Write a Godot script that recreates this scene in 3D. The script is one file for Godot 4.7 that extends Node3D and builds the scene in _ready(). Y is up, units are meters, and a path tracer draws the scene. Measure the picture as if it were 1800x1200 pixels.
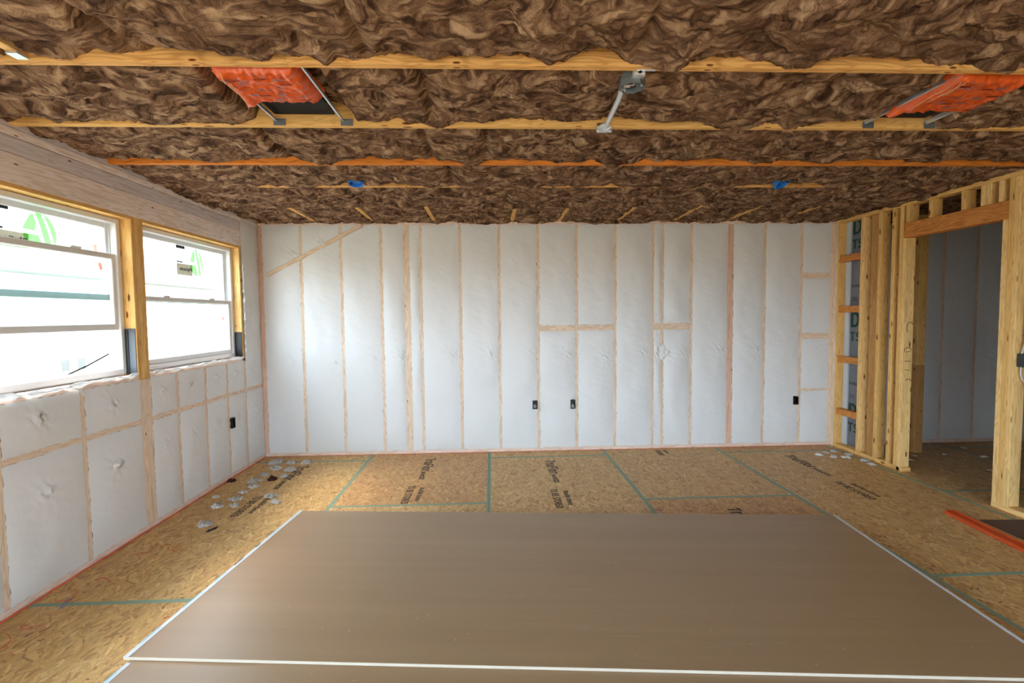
extends Node3D
# A timber-framed room under construction: poly-faced insulated walls, brown batts overhead, drywall stacked on the floor.

const W := 6.07          # room face of the partition on the right
const JY := 2.425        # underside of the ceiling joists
const REAR := 7.6
var rng := RandomNumberGenerator.new()
var M := {}
var lic_noise: PackedFloat32Array
var lic_cos: PackedFloat32Array
var lic_sin: PackedFloat32Array
var lic_rows := {}
var lic_lock := Mutex.new()
const LN := 1024
var nz_a := FastNoiseLite.new()
var nz_b := FastNoiseLite.new()
var nz_c := FastNoiseLite.new()
var nz_w := FastNoiseLite.new()
var box_cache := {}
var used := {}

func _ready():
	# ---- camera
	var cam := Camera3D.new()
	cam.name = "camera"
	cam.fov = rad_to_deg(2.0 * atan(600.0 / 866.7))
	cam.near = 0.02
	cam.far = 200.0
	add_child(cam)
	cam.position = Vector3(2.3803, 1.4522, 5.1874)
	cam.rotation = Vector3(-0.053, -0.0404, -0.0105)
	cam.current = true
	# ---- sky, sun, exposure
	var env := Environment.new()
	env.background_mode = Environment.BG_SKY
	var sky := Sky.new()
	var sm := ProceduralSkyMaterial.new()
	sm.sky_top_color = Color(0.81, 0.92, 1.0)
	sm.sky_horizon_color = Color(0.87, 0.94, 1.0)
	sm.ground_horizon_color = Color(0.8, 0.79, 0.76)
	sm.ground_bottom_color = Color(0.6, 0.58, 0.54)
	sm.sun_angle_max = 0.0
	sm.sky_energy_multiplier = 1.0
	sky.sky_material = sm
	env.sky = sky
	env.background_energy_multiplier = 6.5
	env.tonemap_mode = Environment.TONE_MAPPER_LINEAR
	env.tonemap_exposure = 2.5
	env.sdfgi_enabled = true
	env.ssao_enabled = true
	env.ssil_enabled = true
	var we := WorldEnvironment.new()
	we.name = "world_environment"
	we.environment = env
	add_child(we)
	var sun := DirectionalLight3D.new()
	sun.name = "hazy_sun"
	sun.light_color = Color(1.0, 0.97, 0.92)
	sun.light_energy = 0.95
	sun.light_angular_distance = 22.0
	sun.shadow_enabled = true
	sun.sky_mode = DirectionalLight3D.SKY_MODE_LIGHT_ONLY
	add_child(sun)
	sun.look_at_from_position(Vector3.ZERO, Vector3(0.62, -0.80, 0.10), Vector3.UP)

	rng.seed = 4711
	setup_noise()
	make_materials()
	build_floor()
	build_ceiling()
	build_wall_back()
	build_wall_left()
	build_windows()
	build_wall_right()
	build_rest_of_house()
	build_outside()
	build_drywall()
	build_ceiling_boxes()
	build_wall_boxes()
	build_floor_things()

# ------------------------------------------------------------------ helpers
func unique_name(n: String) -> String:
	if not used.has(n):
		used[n] = 0
		return n
	used[n] += 1
	return "%s_%03d" % [n, used[n]]

func put(parent: Node, called: String, mesh: Mesh, mat: Material, xf := Transform3D()) -> MeshInstance3D:
	var o := MeshInstance3D.new()
	o.mesh = mesh
	o.material_override = mat
	o.transform = xf
	o.cast_shadow = GeometryInstance3D.SHADOW_CASTING_SETTING_ON
	if parent == self:
		o.name = unique_name(called)
	else:
		var k := called
		var i := 0
		while parent.has_node(NodePath(k)):
			i += 1
			k = "%s_%03d" % [called, i]
		o.name = k
	parent.add_child(o, true)
	return o

func thing(called: String, label: String, category: String, at := Vector3.ZERO, group := "") -> Node3D:
	var o := Node3D.new()
	o.name = unique_name(called)
	add_child(o, true)
	o.position = at
	tag(o, label, category, group)
	return o

func tag(o: Node, label: String, category: String, group := ""):
	o.set_meta("label", label)
	o.set_meta("category", category)
	if group != "":
		o.set_meta("group", group)

func structure(called: String, label: String, category: String) -> Node3D:
	var o := thing(called, label, category)
	o.set_meta("kind", "structure")
	return o

func arrays_mesh(v: PackedVector3Array, n: PackedVector3Array, uv: PackedVector2Array, idx: PackedInt32Array, col := PackedColorArray()) -> ArrayMesh:
	var a := []
	a.resize(Mesh.ARRAY_MAX)
	a[Mesh.ARRAY_VERTEX] = v
	a[Mesh.ARRAY_NORMAL] = n
	a[Mesh.ARRAY_TEX_UV] = uv
	if col.size() > 0:
		a[Mesh.ARRAY_COLOR] = col
	# front faces run clockwise about the given normals
	var flip := 0
	for i in range(0, mini(idx.size(), 300), 3):
		var e := (v[idx[i + 2]] - v[idx[i]]).cross(v[idx[i + 1]] - v[idx[i]])
		flip += 1 if e.dot(n[idx[i]]) < 0.0 else -1
	if flip > 0:
		for i in range(0, idx.size(), 3):
			var t := idx[i + 1]
			idx[i + 1] = idx[i + 2]
			idx[i + 2] = t
	a[Mesh.ARRAY_INDEX] = idx
	var m := ArrayMesh.new()
	m.add_surface_from_arrays(Mesh.PRIMITIVE_TRIANGLES, a)
	return m

class Geo:
	var v := PackedVector3Array()
	var n := PackedVector3Array()
	var uv := PackedVector2Array()
	var idx := PackedInt32Array()
	func quad(a: Vector3, b: Vector3, c: Vector3, d: Vector3, out: Vector3, ua := Vector2(0, 0), ub := Vector2(1, 0), uc := Vector2(1, 1), ud := Vector2(0, 1)):
		var nn := (c - a).cross(b - a)
		if nn.length_squared() < 1e-14:
			nn = (d - a).cross(c - a)
		nn = nn.normalized()
		var k := v.size()
		if nn.dot(out) < 0.0:
			nn = -nn
			v.append_array(PackedVector3Array([a, d, c, b]))
			uv.append_array(PackedVector2Array([ua, ud, uc, ub]))
		else:
			v.append_array(PackedVector3Array([a, b, c, d]))
			uv.append_array(PackedVector2Array([ua, ub, uc, ud]))
		n.append_array(PackedVector3Array([nn, nn, nn, nn]))
		idx.append_array(PackedInt32Array([k, k + 1, k + 2, k, k + 2, k + 3]))
	func tri(a: Vector3, b: Vector3, c: Vector3, out: Vector3, ua := Vector2.ZERO):
		var nn := (c - a).cross(b - a).normalized()
		var k := v.size()
		if nn.dot(out) < 0.0:
			nn = -nn
			v.append_array(PackedVector3Array([a, c, b]))
		else:
			v.append_array(PackedVector3Array([a, b, c]))
		uv.append_array(PackedVector2Array([ua, ua, ua]))
		n.append_array(PackedVector3Array([nn, nn, nn]))
		idx.append_array(PackedInt32Array([k, k + 1, k + 2]))
	# box with chamfered edges; u of the texture runs along the longest side, in metres
	func box(c: Vector3, s: Vector3, bev := 0.003, uo := Vector2.ZERO, basis := Basis()):
		var h := s * 0.5
		bev = minf(bev, minf(h.x, minf(h.y, h.z)) * 0.6)
		var long := 0
		if s.y >= s.x and s.y >= s.z:
			long = 1
		elif s.z >= s.x and s.z >= s.y:
			long = 2
		var ax := [Vector3(1, 0, 0), Vector3(0, 1, 0), Vector3(0, 0, 1)]
		for a in 3:
			var b: int = (a + 1) % 3
			var d: int = (a + 2) % 3
			for sg in [-1.0, 1.0]:
				var o: Vector3 = ax[a] * h[a] * sg
				var ib: Vector3 = ax[b] * (h[b] - bev)
				var jd: Vector3 = ax[d] * (h[d] - bev)
				var ps := [o - ib - jd, o + ib - jd, o + ib + jd, o - ib + jd]
				var us := []
				for p in ps:
					us.append(face_uv(p, a, long) + uo + Vector2(0.0, 0.037 * a + (0.021 if sg > 0 else 0.0)))
				quad(c + basis * ps[0], c + basis * ps[1], c + basis * ps[2], c + basis * ps[3], basis * (ax[a] * sg), us[0], us[1], us[2], us[3])
			# edges parallel to axis a
			for sb in [-1.0, 1.0]:
				for sd in [-1.0, 1.0]:
					var p0: Vector3 = ax[b] * h[b] * sb + ax[d] * (h[d] - bev) * sd
					var p1: Vector3 = ax[b] * (h[b] - bev) * sb + ax[d] * h[d] * sd
					var l: Vector3 = ax[a] * (h[a] - bev)
					var u0 := face_uv(p0 - l, b, long) + uo
					var u1 := face_uv(p0 + l, b, long) + uo
					quad(c + basis * (p0 - l), c + basis * (p0 + l), c + basis * (p1 + l), c + basis * (p1 - l), basis * (ax[b] * sb + ax[d] * sd), u0, u1, u1, u0)
		for sx in [-1.0, 1.0]:
			for sy in [-1.0, 1.0]:
				for sz in [-1.0, 1.0]:
					var q := Vector3(sx, sy, sz)
					var e := h * q
					tri(c + basis * (e - Vector3(0, bev * sy, bev * sz)), c + basis * (e - Vector3(bev * sx, 0, bev * sz)), c + basis * (e - Vector3(bev * sx, bev * sy, 0)), basis * q, uo)
	func face_uv(p: Vector3, a: int, long: int) -> Vector2:
		var u := p[long]
		var w := 0.0
		for k in 3:
			if k != long and k != a:
				w += p[k]
		if a == long:
			u = p[(a + 1) % 3] * 0.1
			w = p[(a + 2) % 3]
		return Vector2(u, w)
	func flipped(a: int, b: int, c: int) -> bool:
		return (v[c] - v[a]).cross(v[b] - v[a]).dot(n[a]) > 0.0
	func tube(pts: Array, r: float, seg := 8, cap := true):
		var rings := []
		var up := Vector3(0.13, 0.97, 0.21)
		for i in pts.size():
			var t: Vector3
			if i == 0:
				t = pts[1] - pts[0]
			elif i == pts.size() - 1:
				t = pts[i] - pts[i - 1]
			else:
				t = pts[i + 1] - pts[i - 1]
			t = t.normalized()
			if absf(t.dot(up)) > 0.95:
				up = Vector3(0.9, 0.1, 0.4)
			var s := t.cross(up).normalized()
			var q := s.cross(t)
			rings.append([pts[i], s, q])
			up = q
		var base := v.size()
		for i in rings.size():
			for k in seg:
				var an := TAU * k / seg
				var d: Vector3 = rings[i][1] * cos(an) + rings[i][2] * sin(an)
				v.append(rings[i][0] + d * r)
				n.append(d)
				uv.append(Vector2(float(k) / seg, i * 0.1))
		for i in rings.size() - 1:
			for k in seg:
				var a := base + i * seg + k
				var b := base + i * seg + (k + 1) % seg
				idx.append_array(PackedInt32Array([a, a + seg, b, b, a + seg, b + seg]) if flipped(a, a + seg, b) else PackedInt32Array([a, b, a + seg, b, b + seg, a + seg]))
		if cap:
			for e in [0, rings.size() - 1]:
				var cn: Vector3 = (pts[0] - pts[1]) if e == 0 else (pts[e] - pts[e - 1])
				for k in range(1, seg - 1):
					tri(v[base + e * seg], v[base + e * seg + k], v[base + e * seg + k + 1], cn)
	# prism: closed outline in the plane (right, up) at c, pushed along out by depth
	func prism(c: Vector3, right: Vector3, up: Vector3, outline: PackedVector2Array, depth: float):
		var out := right.cross(up).normalized()
		var tr := Geometry2D.triangulate_polygon(outline)
		for s in [0.0, 1.0]:
			for i in range(0, tr.size(), 3):
				var q := []
				for k in 3:
					var p: Vector2 = outline[tr[i + k]]
					q.append(c + right * p.x + up * p.y + out * depth * s)
				tri(q[0], q[1], q[2], out if s > 0.5 else -out)
		var ctr := Vector2.ZERO
		for p in outline:
			ctr += p
		ctr /= outline.size()
		for i in outline.size():
			var a: Vector2 = outline[i]
			var b: Vector2 = outline[(i + 1) % outline.size()]
			var A := c + right * a.x + up * a.y
			var B := c + right * b.x + up * b.y
			var m := (a + b) * 0.5 - ctr
			quad(A, B, B + out * depth, A + out * depth, right * m.x + up * m.y)
	# one flat printed sheet (thin as paper): outline in the plane (right, up) at c
	func sheet(c: Vector3, right: Vector3, up: Vector3, outline: PackedVector2Array):
		var tr := Geometry2D.triangulate_polygon(outline)
		for i in range(0, tr.size(), 3):
			var q := []
			for k in 3:
				var p: Vector2 = outline[tr[i + k]]
				q.append(c + right * p.x + up * p.y)
			tri(q[0], q[1], q[2], right.cross(up))
	func mesh() -> ArrayMesh:
		var a := []
		a.resize(Mesh.ARRAY_MAX)
		a[Mesh.ARRAY_VERTEX] = v
		a[Mesh.ARRAY_NORMAL] = n
		a[Mesh.ARRAY_TEX_UV] = uv
		a[Mesh.ARRAY_INDEX] = idx
		var m := ArrayMesh.new()
		m.add_surface_from_arrays(Mesh.PRIMITIVE_TRIANGLES, a)
		return m

func bx(parent: Node, called: String, lo: Vector3, hi: Vector3, mat: Material, bev := 0.003) -> MeshInstance3D:
	var g := Geo.new()
	g.box(Vector3.ZERO, (hi - lo).abs(), bev, Vector2(rng.randf() * 3.0, rng.randf()))
	return put(parent, called, g.mesh(), mat, Transform3D(Basis(), (lo + hi) * 0.5))

# lettering printed flat on a surface: basis columns are (reading direction, letter up, out of the surface)
func print_text(parent: Node, called: String, txt: String, center: Vector3, right: Vector3, up: Vector3, length: float, height: float, mat: Material, bold := true, thick := 0.0012) -> MeshInstance3D:
	var f := SystemFont.new()
	f.font_names = PackedStringArray(["Droid Sans"])
	f.font_weight = 700 if bold else 400
	var t := TextMesh.new()
	t.font = f
	t.text = txt
	t.font_size = 48
	t.pixel_size = 0.01
	t.depth = 0.01
	t.curve_step = 2.0
	var bb := t.get_aabb()
	var sx := length / maxf(bb.size.x, 0.001)
	var sy := height / maxf(bb.size.y, 0.001)
	var sz := thick / maxf(bb.size.z, 0.0001)
	var out := right.cross(up).normalized()
	var b := Basis(right.normalized() * sx, up.normalized() * sy, out * sz)
	return put(parent, called, t, mat, Transform3D(b, center - b * (bb.position + bb.size * 0.5) + out * thick * 0.5))

func setup_noise():
	nz_a.seed = 11
	nz_a.noise_type = FastNoiseLite.TYPE_SIMPLEX_SMOOTH
	nz_a.frequency = 3.4
	nz_a.fractal_type = FastNoiseLite.FRACTAL_FBM
	nz_a.fractal_octaves = 3
	nz_a.domain_warp_enabled = true
	nz_a.domain_warp_amplitude = 0.16
	nz_a.domain_warp_frequency = 4.0
	nz_a.domain_warp_fractal_octaves = 2
	nz_b.seed = 23
	nz_b.noise_type = FastNoiseLite.TYPE_SIMPLEX_SMOOTH
	nz_b.frequency = 9.0
	nz_b.fractal_type = FastNoiseLite.FRACTAL_RIDGED
	nz_b.fractal_octaves = 3
	nz_b.domain_warp_enabled = true
	nz_b.domain_warp_amplitude = 0.10
	nz_b.domain_warp_frequency = 6.0
	nz_b.domain_warp_fractal_octaves = 2
	nz_c.seed = 37
	nz_c.noise_type = FastNoiseLite.TYPE_SIMPLEX
	nz_c.frequency = 1.0
	nz_c.fractal_type = FastNoiseLite.FRACTAL_FBM
	nz_c.fractal_octaves = 3
	nz_w.seed = 53
	nz_w.noise_type = FastNoiseLite.TYPE_SIMPLEX
	nz_w.frequency = 1.0
	nz_w.fractal_type = FastNoiseLite.FRACTAL_NONE

# ------------------------------------------------------------------ textures and materials
func lic_task(row_block: int):
	var rows := 32
	var out := PackedFloat32Array()
	out.resize(rows * LN)
	for ry in rows:
		var y0 := row_block * rows + ry
		for x0 in LN:
			var s := lic_noise[y0 * LN + x0]
			for dir in 2:
				var sg := 1.6 if dir == 0 else -1.6
				var x := x0 + 0.5
				var y := y0 + 0.5
				for k in 22:
					var i := ((int(y) & (LN - 1)) * LN) + (int(x) & (LN - 1))
					x += lic_cos[i] * sg
					y += lic_sin[i] * sg
					s += lic_noise[((int(y) & (LN - 1)) * LN) + (int(x) & (LN - 1))]
			out[ry * LN + x0] = s / 45.0
	lic_lock.lock()
	lic_rows[row_block] = out
	lic_lock.unlock()

func noise_bytes(sd: int, freq: float, size: int, octaves := 3, warp := 0.0) -> PackedByteArray:
	var f := FastNoiseLite.new()
	f.seed = sd
	f.noise_type = FastNoiseLite.TYPE_SIMPLEX_SMOOTH
	f.frequency = freq
	f.fractal_octaves = octaves
	if warp > 0.0:
		f.domain_warp_enabled = true
		f.domain_warp_amplitude = warp
		f.domain_warp_frequency = freq * 1.3
	var im := f.get_seamless_image(size, size, false, false, 0.15, true)
	im.convert(Image.FORMAT_L8)
	return im.get_data()

func fibre_images() -> Array:
	var ang := noise_bytes(5, 0.0040, LN, 3, 30.0)
	var coarse := noise_bytes(6, 0.040, LN, 4)
	var lump := noise_bytes(7, 0.012, LN, 4, 30.0)
	lic_noise.resize(LN * LN)
	lic_cos.resize(LN * LN)
	lic_sin.resize(LN * LN)
	var r := RandomNumberGenerator.new()
	r.seed = 99
	for i in LN * LN:
		lic_noise[i] = r.randf() * 1.1 + coarse[i] / 255.0 * 1.25
		var a := (ang[i] / 255.0 - 0.5) * 5.0
		lic_cos[i] = cos(a)
		lic_sin[i] = sin(a)
	var id := WorkerThreadPool.add_group_task(lic_task, LN / 32)
	WorkerThreadPool.wait_for_group_task_completion(id)
	var sum := 0.0
	var sq := 0.0
	for b in LN / 32:
		for x in lic_rows[b]:
			sum += x
			sq += x * x
	var mean := sum / (LN * LN)
	var dev := sqrt(maxf(1e-6, sq / (LN * LN) - mean * mean))
	var rgb := PackedByteArray()
	rgb.resize(LN * LN * 3)
	var hb := PackedByteArray()
	hb.resize(LN * LN)
	var dark := Vector3(64, 44, 34)
	var mid := Vector3(122, 93, 72)
	var light := Vector3(180, 149, 120)
	for b in LN / 32:
		var blk: PackedFloat32Array = lic_rows[b]
		var o := b * 32 * LN
		for i in blk.size():
			var z := (blk[i] - mean) / dev
			var m := (lump[o + i] / 255.0 - 0.5)
			var q := clampf(0.5 + z * 0.19 + m * 0.95, 0.0, 1.0)
			var c := dark.lerp(mid, q * 2.0) if q < 0.5 else mid.lerp(light, q * 2.0 - 1.0)
			var k := (o + i) * 3
			rgb[k] = int(c.x)
			rgb[k + 1] = int(c.y)
			rgb[k + 2] = int(c.z)
			hb[o + i] = int(clampf(0.5 + z * 0.16 + m * 0.5, 0.0, 1.0) * 255.0)
	lic_rows.clear()
	lic_noise.clear()
	lic_cos.clear()
	lic_sin.clear()
	return [tex(Image.create_from_data(LN, LN, false, Image.FORMAT_RGB8, rgb)), tex(Image.create_from_data(LN, LN, false, Image.FORMAT_L8, hb))]

func tex(im: Image) -> ImageTexture:
	return ImageTexture.create_from_image(im)

# sawn softwood: rings cut along the length, with a few knots. 1 m long by 0.25 m wide.
func wood_image(sd: int, knots: int, soft := 1.0) -> ImageTexture:
	var w := 512
	var h := 256
	var n1 := noise_bytes(sd, 0.008, 512, 2)
	var n2 := noise_bytes(sd + 1, 0.05, 512, 2)
	var r := RandomNumberGenerator.new()
	r.seed = sd * 7 + 1
	var kn := []
	for i in knots:
		kn.append(Vector3(r.randf() * w, r.randf() * h, r.randf_range(4.0, 9.0)))
	var px := PackedByteArray()
	px.resize(w * h * 3)
	for y in h:
		for x in w:
			var a := n1[(y * 2) % 512 * 512 + x / 2] / 255.0
			var fine := n2[(y * 2) % 512 * 512 + (x / 14) % 512] / 255.0
			var bend := 0.0
			var kd := 0.0
			for k in kn:
				var dx: float = absf(x - k.x)
				dx = minf(dx, w - dx)
				var dy: float = absf(y - k.y)
				dy = minf(dy, h - dy)
				var d: float = sqrt(dx * dx * 0.35 + dy * dy) / k.z
				if d < 6.0:
					bend += 5.0 * exp(-d * 0.8)
				if d < 1.0:
					kd = maxf(kd, 1.0 - d * d * 0.5)
			var ring := 0.5 + 0.5 * sin(y * 0.16 + a * 22.0 + bend)
			ring = pow(ring, 2.2)
			var v := 1.0 - soft * (0.16 * ring + 0.14 * (fine - 0.5) + 0.12 * (a - 0.5))
			var c := Vector3(v, v - 0.05 * ring * soft, v - 0.11 * ring * soft)
			c = c.lerp(Vector3(0.42, 0.27, 0.17), kd)
			var o := (y * w + x) * 3
			px[o] = int(clampf(c.x, 0, 1) * 255)
			px[o + 1] = int(clampf(c.y, 0, 1) * 255)
			px[o + 2] = int(clampf(c.z, 0, 1) * 255)
	return tex(Image.create_from_data(w, h, false, Image.FORMAT_RGB8, px))

# oriented strand board: overlapping long wood flakes, 1.2 m tile
func osb_images() -> Array:
	var n := 1024
	var px := PackedByteArray()
	px.resize(n * n * 3)
	var hb := PackedByteArray()
	hb.resize(n * n)
	for i in n * n:
		px[i * 3] = 186
		px[i * 3 + 1] = 152
		px[i * 3 + 2] = 104
		hb[i] = 110
	var r := RandomNumberGenerator.new()
	r.seed = 301
	for s in 5200:
		var cx := r.randf() * n
		var cy := r.randf() * n
		var ang := r.randfn(0.0, 0.62)
		var ln := r.randf_range(20.0, 96.0)
		var wd := r.randf_range(3.0, 20.0)
		var t := r.randf()
		var c := Vector3(203, 161, 104).lerp(Vector3(220, 183, 126), r.randf())
		if t < 0.16:
			c = Vector3(176, 130, 80).lerp(Vector3(196, 152, 98), r.randf())
		elif t < 0.20:
			c = Vector3(138, 95, 58)
			ln *= 0.45
			wd *= 0.5
		elif t > 0.88:
			c = Vector3(226, 194, 140)
		c *= r.randf_range(0.93, 1.03)
		var hh := r.randi_range(70, 200)
		var ca := cos(ang)
		var sa := sin(ang)
		var taper := r.randf_range(0.3, 1.0)
		for iy in range(-int(wd), int(wd) + 1):
			for ix in range(0, int(ln) * 2, 1):
				var u := ix * 0.5 - ln * 0.5
				if absf(iy) > wd * 0.5 * (1.0 - taper * pow(absf(u) / (ln * 0.5), 3.0)):
					continue
				if ix & 1:
					continue
				var x := int(cx + iy * ca - u * sa) & (n - 1)
				var y := int(cy + iy * sa + u * ca) & (n - 1)
				var o := y * n + x
				var q := 1.0 - 0.05 * sin(iy * 2.1 + s)
				px[o * 3] = int(minf(255, c.x * q))
				px[o * 3 + 1] = int(minf(255, c.y * q))
				px[o * 3 + 2] = int(minf(255, c.z * q))
				hb[o] = hh
	var im := Image.create_from_data(n, n, false, Image.FORMAT_RGB8, px)
	return [tex(im), tex(Image.create_from_data(n, n, false, Image.FORMAT_L8, hb))]

func mat(called: String, c: Color, rough := 0.7, spec := 0.5) -> StandardMaterial3D:
	var m := StandardMaterial3D.new()
	m.resource_name = called
	m.albedo_color = c
	m.roughness = rough
	m.metallic_specular = spec
	M[called] = m
	return m

func wood(called: String, tx: Texture2D, c: Color, rough := 0.75) -> StandardMaterial3D:
	var m := mat(called, c, rough, 0.35)
	m.albedo_texture = tx
	m.uv1_scale = Vector3(1.0, 4.0, 1)
	return m

func make_materials():
	var wa := wood_image(101, 4, 0.55)
	var wb := wood_image(202, 2, 0.8)
	var wc := wood_image(303, 1, 0.5)
	wood("pine", wa, Color(0.93, 0.74, 0.45))
	wood("pine_pale", wa, Color(0.97, 0.80, 0.53))
	wood("pine_brown", wa, Color(0.80, 0.60, 0.37))
	wood("fir_orange", wb, Color(0.90, 0.55, 0.22))
	wood("fir_joist", wb, Color(0.93, 0.72, 0.44))
	wood("fir_header", wb, Color(0.85, 0.56, 0.29))
	wood("film_stud", wc, Color(0.94, 0.84, 0.74), 0.42)
	wood("film_stud_pink", wc, Color(0.92, 0.76, 0.67), 0.42)
	wood("film_plate", wc, Color(0.95, 0.85, 0.79), 0.42)
	wood("film_header", wc, Color(0.99, 0.945, 0.93), 0.26)
	wood("film_header_grey", wc, Color(0.89, 0.86, 0.88), 0.26)
	# batts
	var fi := fibre_images()
	var b := mat("brown_fibreglass", Color(1, 1, 1), 0.95, 0.2)
	b.albedo_texture = fi[0]
	b.heightmap_enabled = true
	b.heightmap_texture = fi[1]
	b.heightmap_scale = 0.26
	b.uv1_scale = Vector3(0.50, 0.74, 1)
	# osb
	var os := osb_images()
	var o := mat("strand_board", Color(1.0, 0.975, 0.93), 0.5, 0.45)
	o.albedo_texture = os[0]
	o.uv1_scale = Vector3(0.82, 0.82, 1)
	o.heightmap_enabled = true
	o.heightmap_texture = os[1]
	o.heightmap_scale = 0.04
	var od := o.duplicate() as StandardMaterial3D
	od.resource_name = "strand_board_dark"
	od.albedo_color = Color(0.97, 0.90, 0.83)
	M["strand_board_dark"] = od
	var og := o.duplicate() as StandardMaterial3D
	og.resource_name = "strand_board_yellow"
	og.albedo_color = Color(1.0, 0.97, 0.88)
	M["strand_board_yellow"] = og
	mat("green_edge_paint", Color(0.53, 0.62, 0.53), 0.7)
	mat("black_ink", Color(0.27, 0.22, 0.17), 0.8)
	# white poly-faced insulation
	var p := mat("white_poly", Color(0.90, 0.895, 0.89), 0.40, 0.5)
	p.heightmap_enabled = true
	var nt := FastNoiseLite.new()
	nt.seed = 77
	nt.frequency = 0.02
	nt.fractal_octaves = 4
	nt.domain_warp_enabled = true
	nt.domain_warp_amplitude = 25.0
	var wim := nt.get_seamless_image(512, 512)
	p.heightmap_texture = tex(wim)
	p.heightmap_scale = 0.07
	p.uv1_scale = Vector3(2.2, 1.3, 1)
	var film := mat("loose_film", Color(0.93, 0.93, 0.92), 0.3, 0.6)
	film.backlight_enabled = true
	film.backlight = Color(0.5, 0.5, 0.5)
	mat("sealant_orange", Color(0.86, 0.42, 0.27), 0.6)
	# window stuff
	mat("white_vinyl", Color(0.90, 0.90, 0.90), 0.35, 0.5)
	var gl := mat("clear_glass", Color(0.80, 0.95, 0.92, 0.10), 0.0, 0.5)
	gl.transparency = BaseMaterial3D.TRANSPARENCY_ALPHA
	mat("sticker_white", Color(0.93, 0.94, 0.93), 0.6).backlight_enabled = true
	M["sticker_white"].backlight = Color(1.0, 1.0, 1.0)
	mat("sticker_green", Color(0.55, 0.86, 0.50), 0.6).backlight_enabled = true
	M["sticker_green"].backlight = Color(0.55, 1.0, 0.48)
	mat("sticker_cream", Color(0.88, 0.86, 0.78), 0.6).backlight_enabled = true
	M["sticker_cream"].backlight = Color(0.30, 0.293, 0.26)
	mat("sticker_ink", Color(0.13, 0.13, 0.13), 0.6)
	mat("sticker_pink", Color(0.97, 0.75, 0.70), 0.6).backlight_enabled = true
	M["sticker_pink"].backlight = Color(1.0, 0.72, 0.66)
	mat("flashing_black", Color(0.11, 0.11, 0.115), 0.5)
	mat("flashing_grey", Color(0.28, 0.29, 0.31), 0.5)
	mat("cement_grey", Color(0.55, 0.55, 0.55), 0.9)
	# drywall
	var d := mat("drywall_paper", Color(0.66, 0.55, 0.44), 0.38, 0.55)
	d.albedo_texture = drywall_image()
	d.albedo_color = Color(0.96, 0.94, 0.88)
	mat("gypsum_white", Color(0.78, 0.73, 0.66), 0.8)
	mat("end_tape", Color(0.80, 0.82, 0.84), 0.5)
	mat("tape_blue", Color(0.55, 0.78, 0.85), 0.4)
	# plastics and metals
	var of := mat("orange_film", Color(0.88, 0.36, 0.11), 0.32, 0.6)
	of.backlight_enabled = true
	of.backlight = Color(0.25, 0.05, 0.01)
	mat("film_print_grey", Color(0.62, 0.42, 0.42), 0.5)
	mat("film_print_dark", Color(0.42, 0.10, 0.04), 0.5)
	mat("clear_tape", Color(0.95, 0.70, 0.50), 0.15, 0.8)
	mat("blue_plastic", Color(0.10, 0.47, 0.84), 0.4)
	mat("blue_plastic_dark", Color(0.02, 0.20, 0.45), 0.5)
	mat("black_plastic", Color(0.035, 0.035, 0.04), 0.5)
	mat("grey_plastic", Color(0.20, 0.22, 0.22), 0.5)
	var gv := mat("galvanised", Color(0.84, 0.86, 0.88), 0.28, 0.5)
	gv.metallic = 0.7
	var gd := mat("zinc_dull", Color(0.50, 0.53, 0.55), 0.5, 0.5)
	gd.metallic = 0.75
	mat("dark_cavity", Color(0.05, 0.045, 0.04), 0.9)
	mat("wire_white", Color(0.82, 0.81, 0.78), 0.5)
	mat("wire_red", Color(0.32, 0.08, 0.08), 0.5)
	mat("wire_copper", Color(0.75, 0.42, 0.25), 0.4)
	mat("orange_bar", Color(0.82, 0.30, 0.09), 0.5)
	mat("brown_card", Color(0.40, 0.29, 0.24), 0.8)
	mat("fluff_white", Color(0.86, 0.83, 0.79), 0.95)
	mat("fluff_brown", Color(0.30, 0.16, 0.12), 0.95)
	mat("foam_white", Color(0.93, 0.92, 0.90), 0.8)
	mat("orange_shaving", Color(0.82, 0.36, 0.18), 0.5)
	# shell and outside
	mat("sheathing", Color(0.60, 0.50, 0.38), 0.9)
	mat("plain_white_wall", Color(0.82, 0.81, 0.79), 0.8)
	mat("wrap_grey", Color(0.47, 0.48, 0.51), 0.5)
	mat("wrap_white", Color(0.80, 0.82, 0.84), 0.6)
	mat("wrap_green", Color(0.05, 0.26, 0.20), 0.6)
	mat("siding", Color(0.90, 0.89, 0.86), 0.7)
	mat("siding_window", Color(0.30, 0.30, 0.29), 0.2)
	mat("roofing", Color(0.45, 0.43, 0.41), 0.9)
	mat("soil", Color(0.62, 0.57, 0.50), 0.95)
	mat("pencil", Color(0.06, 0.05, 0.05), 0.8)
	mat("cable_brown", Color(0.12, 0.10, 0.08), 0.8, 0.1)
	mat("tint_grey_green", Color(0.47, 0.57, 0.58), 0.6)

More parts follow.
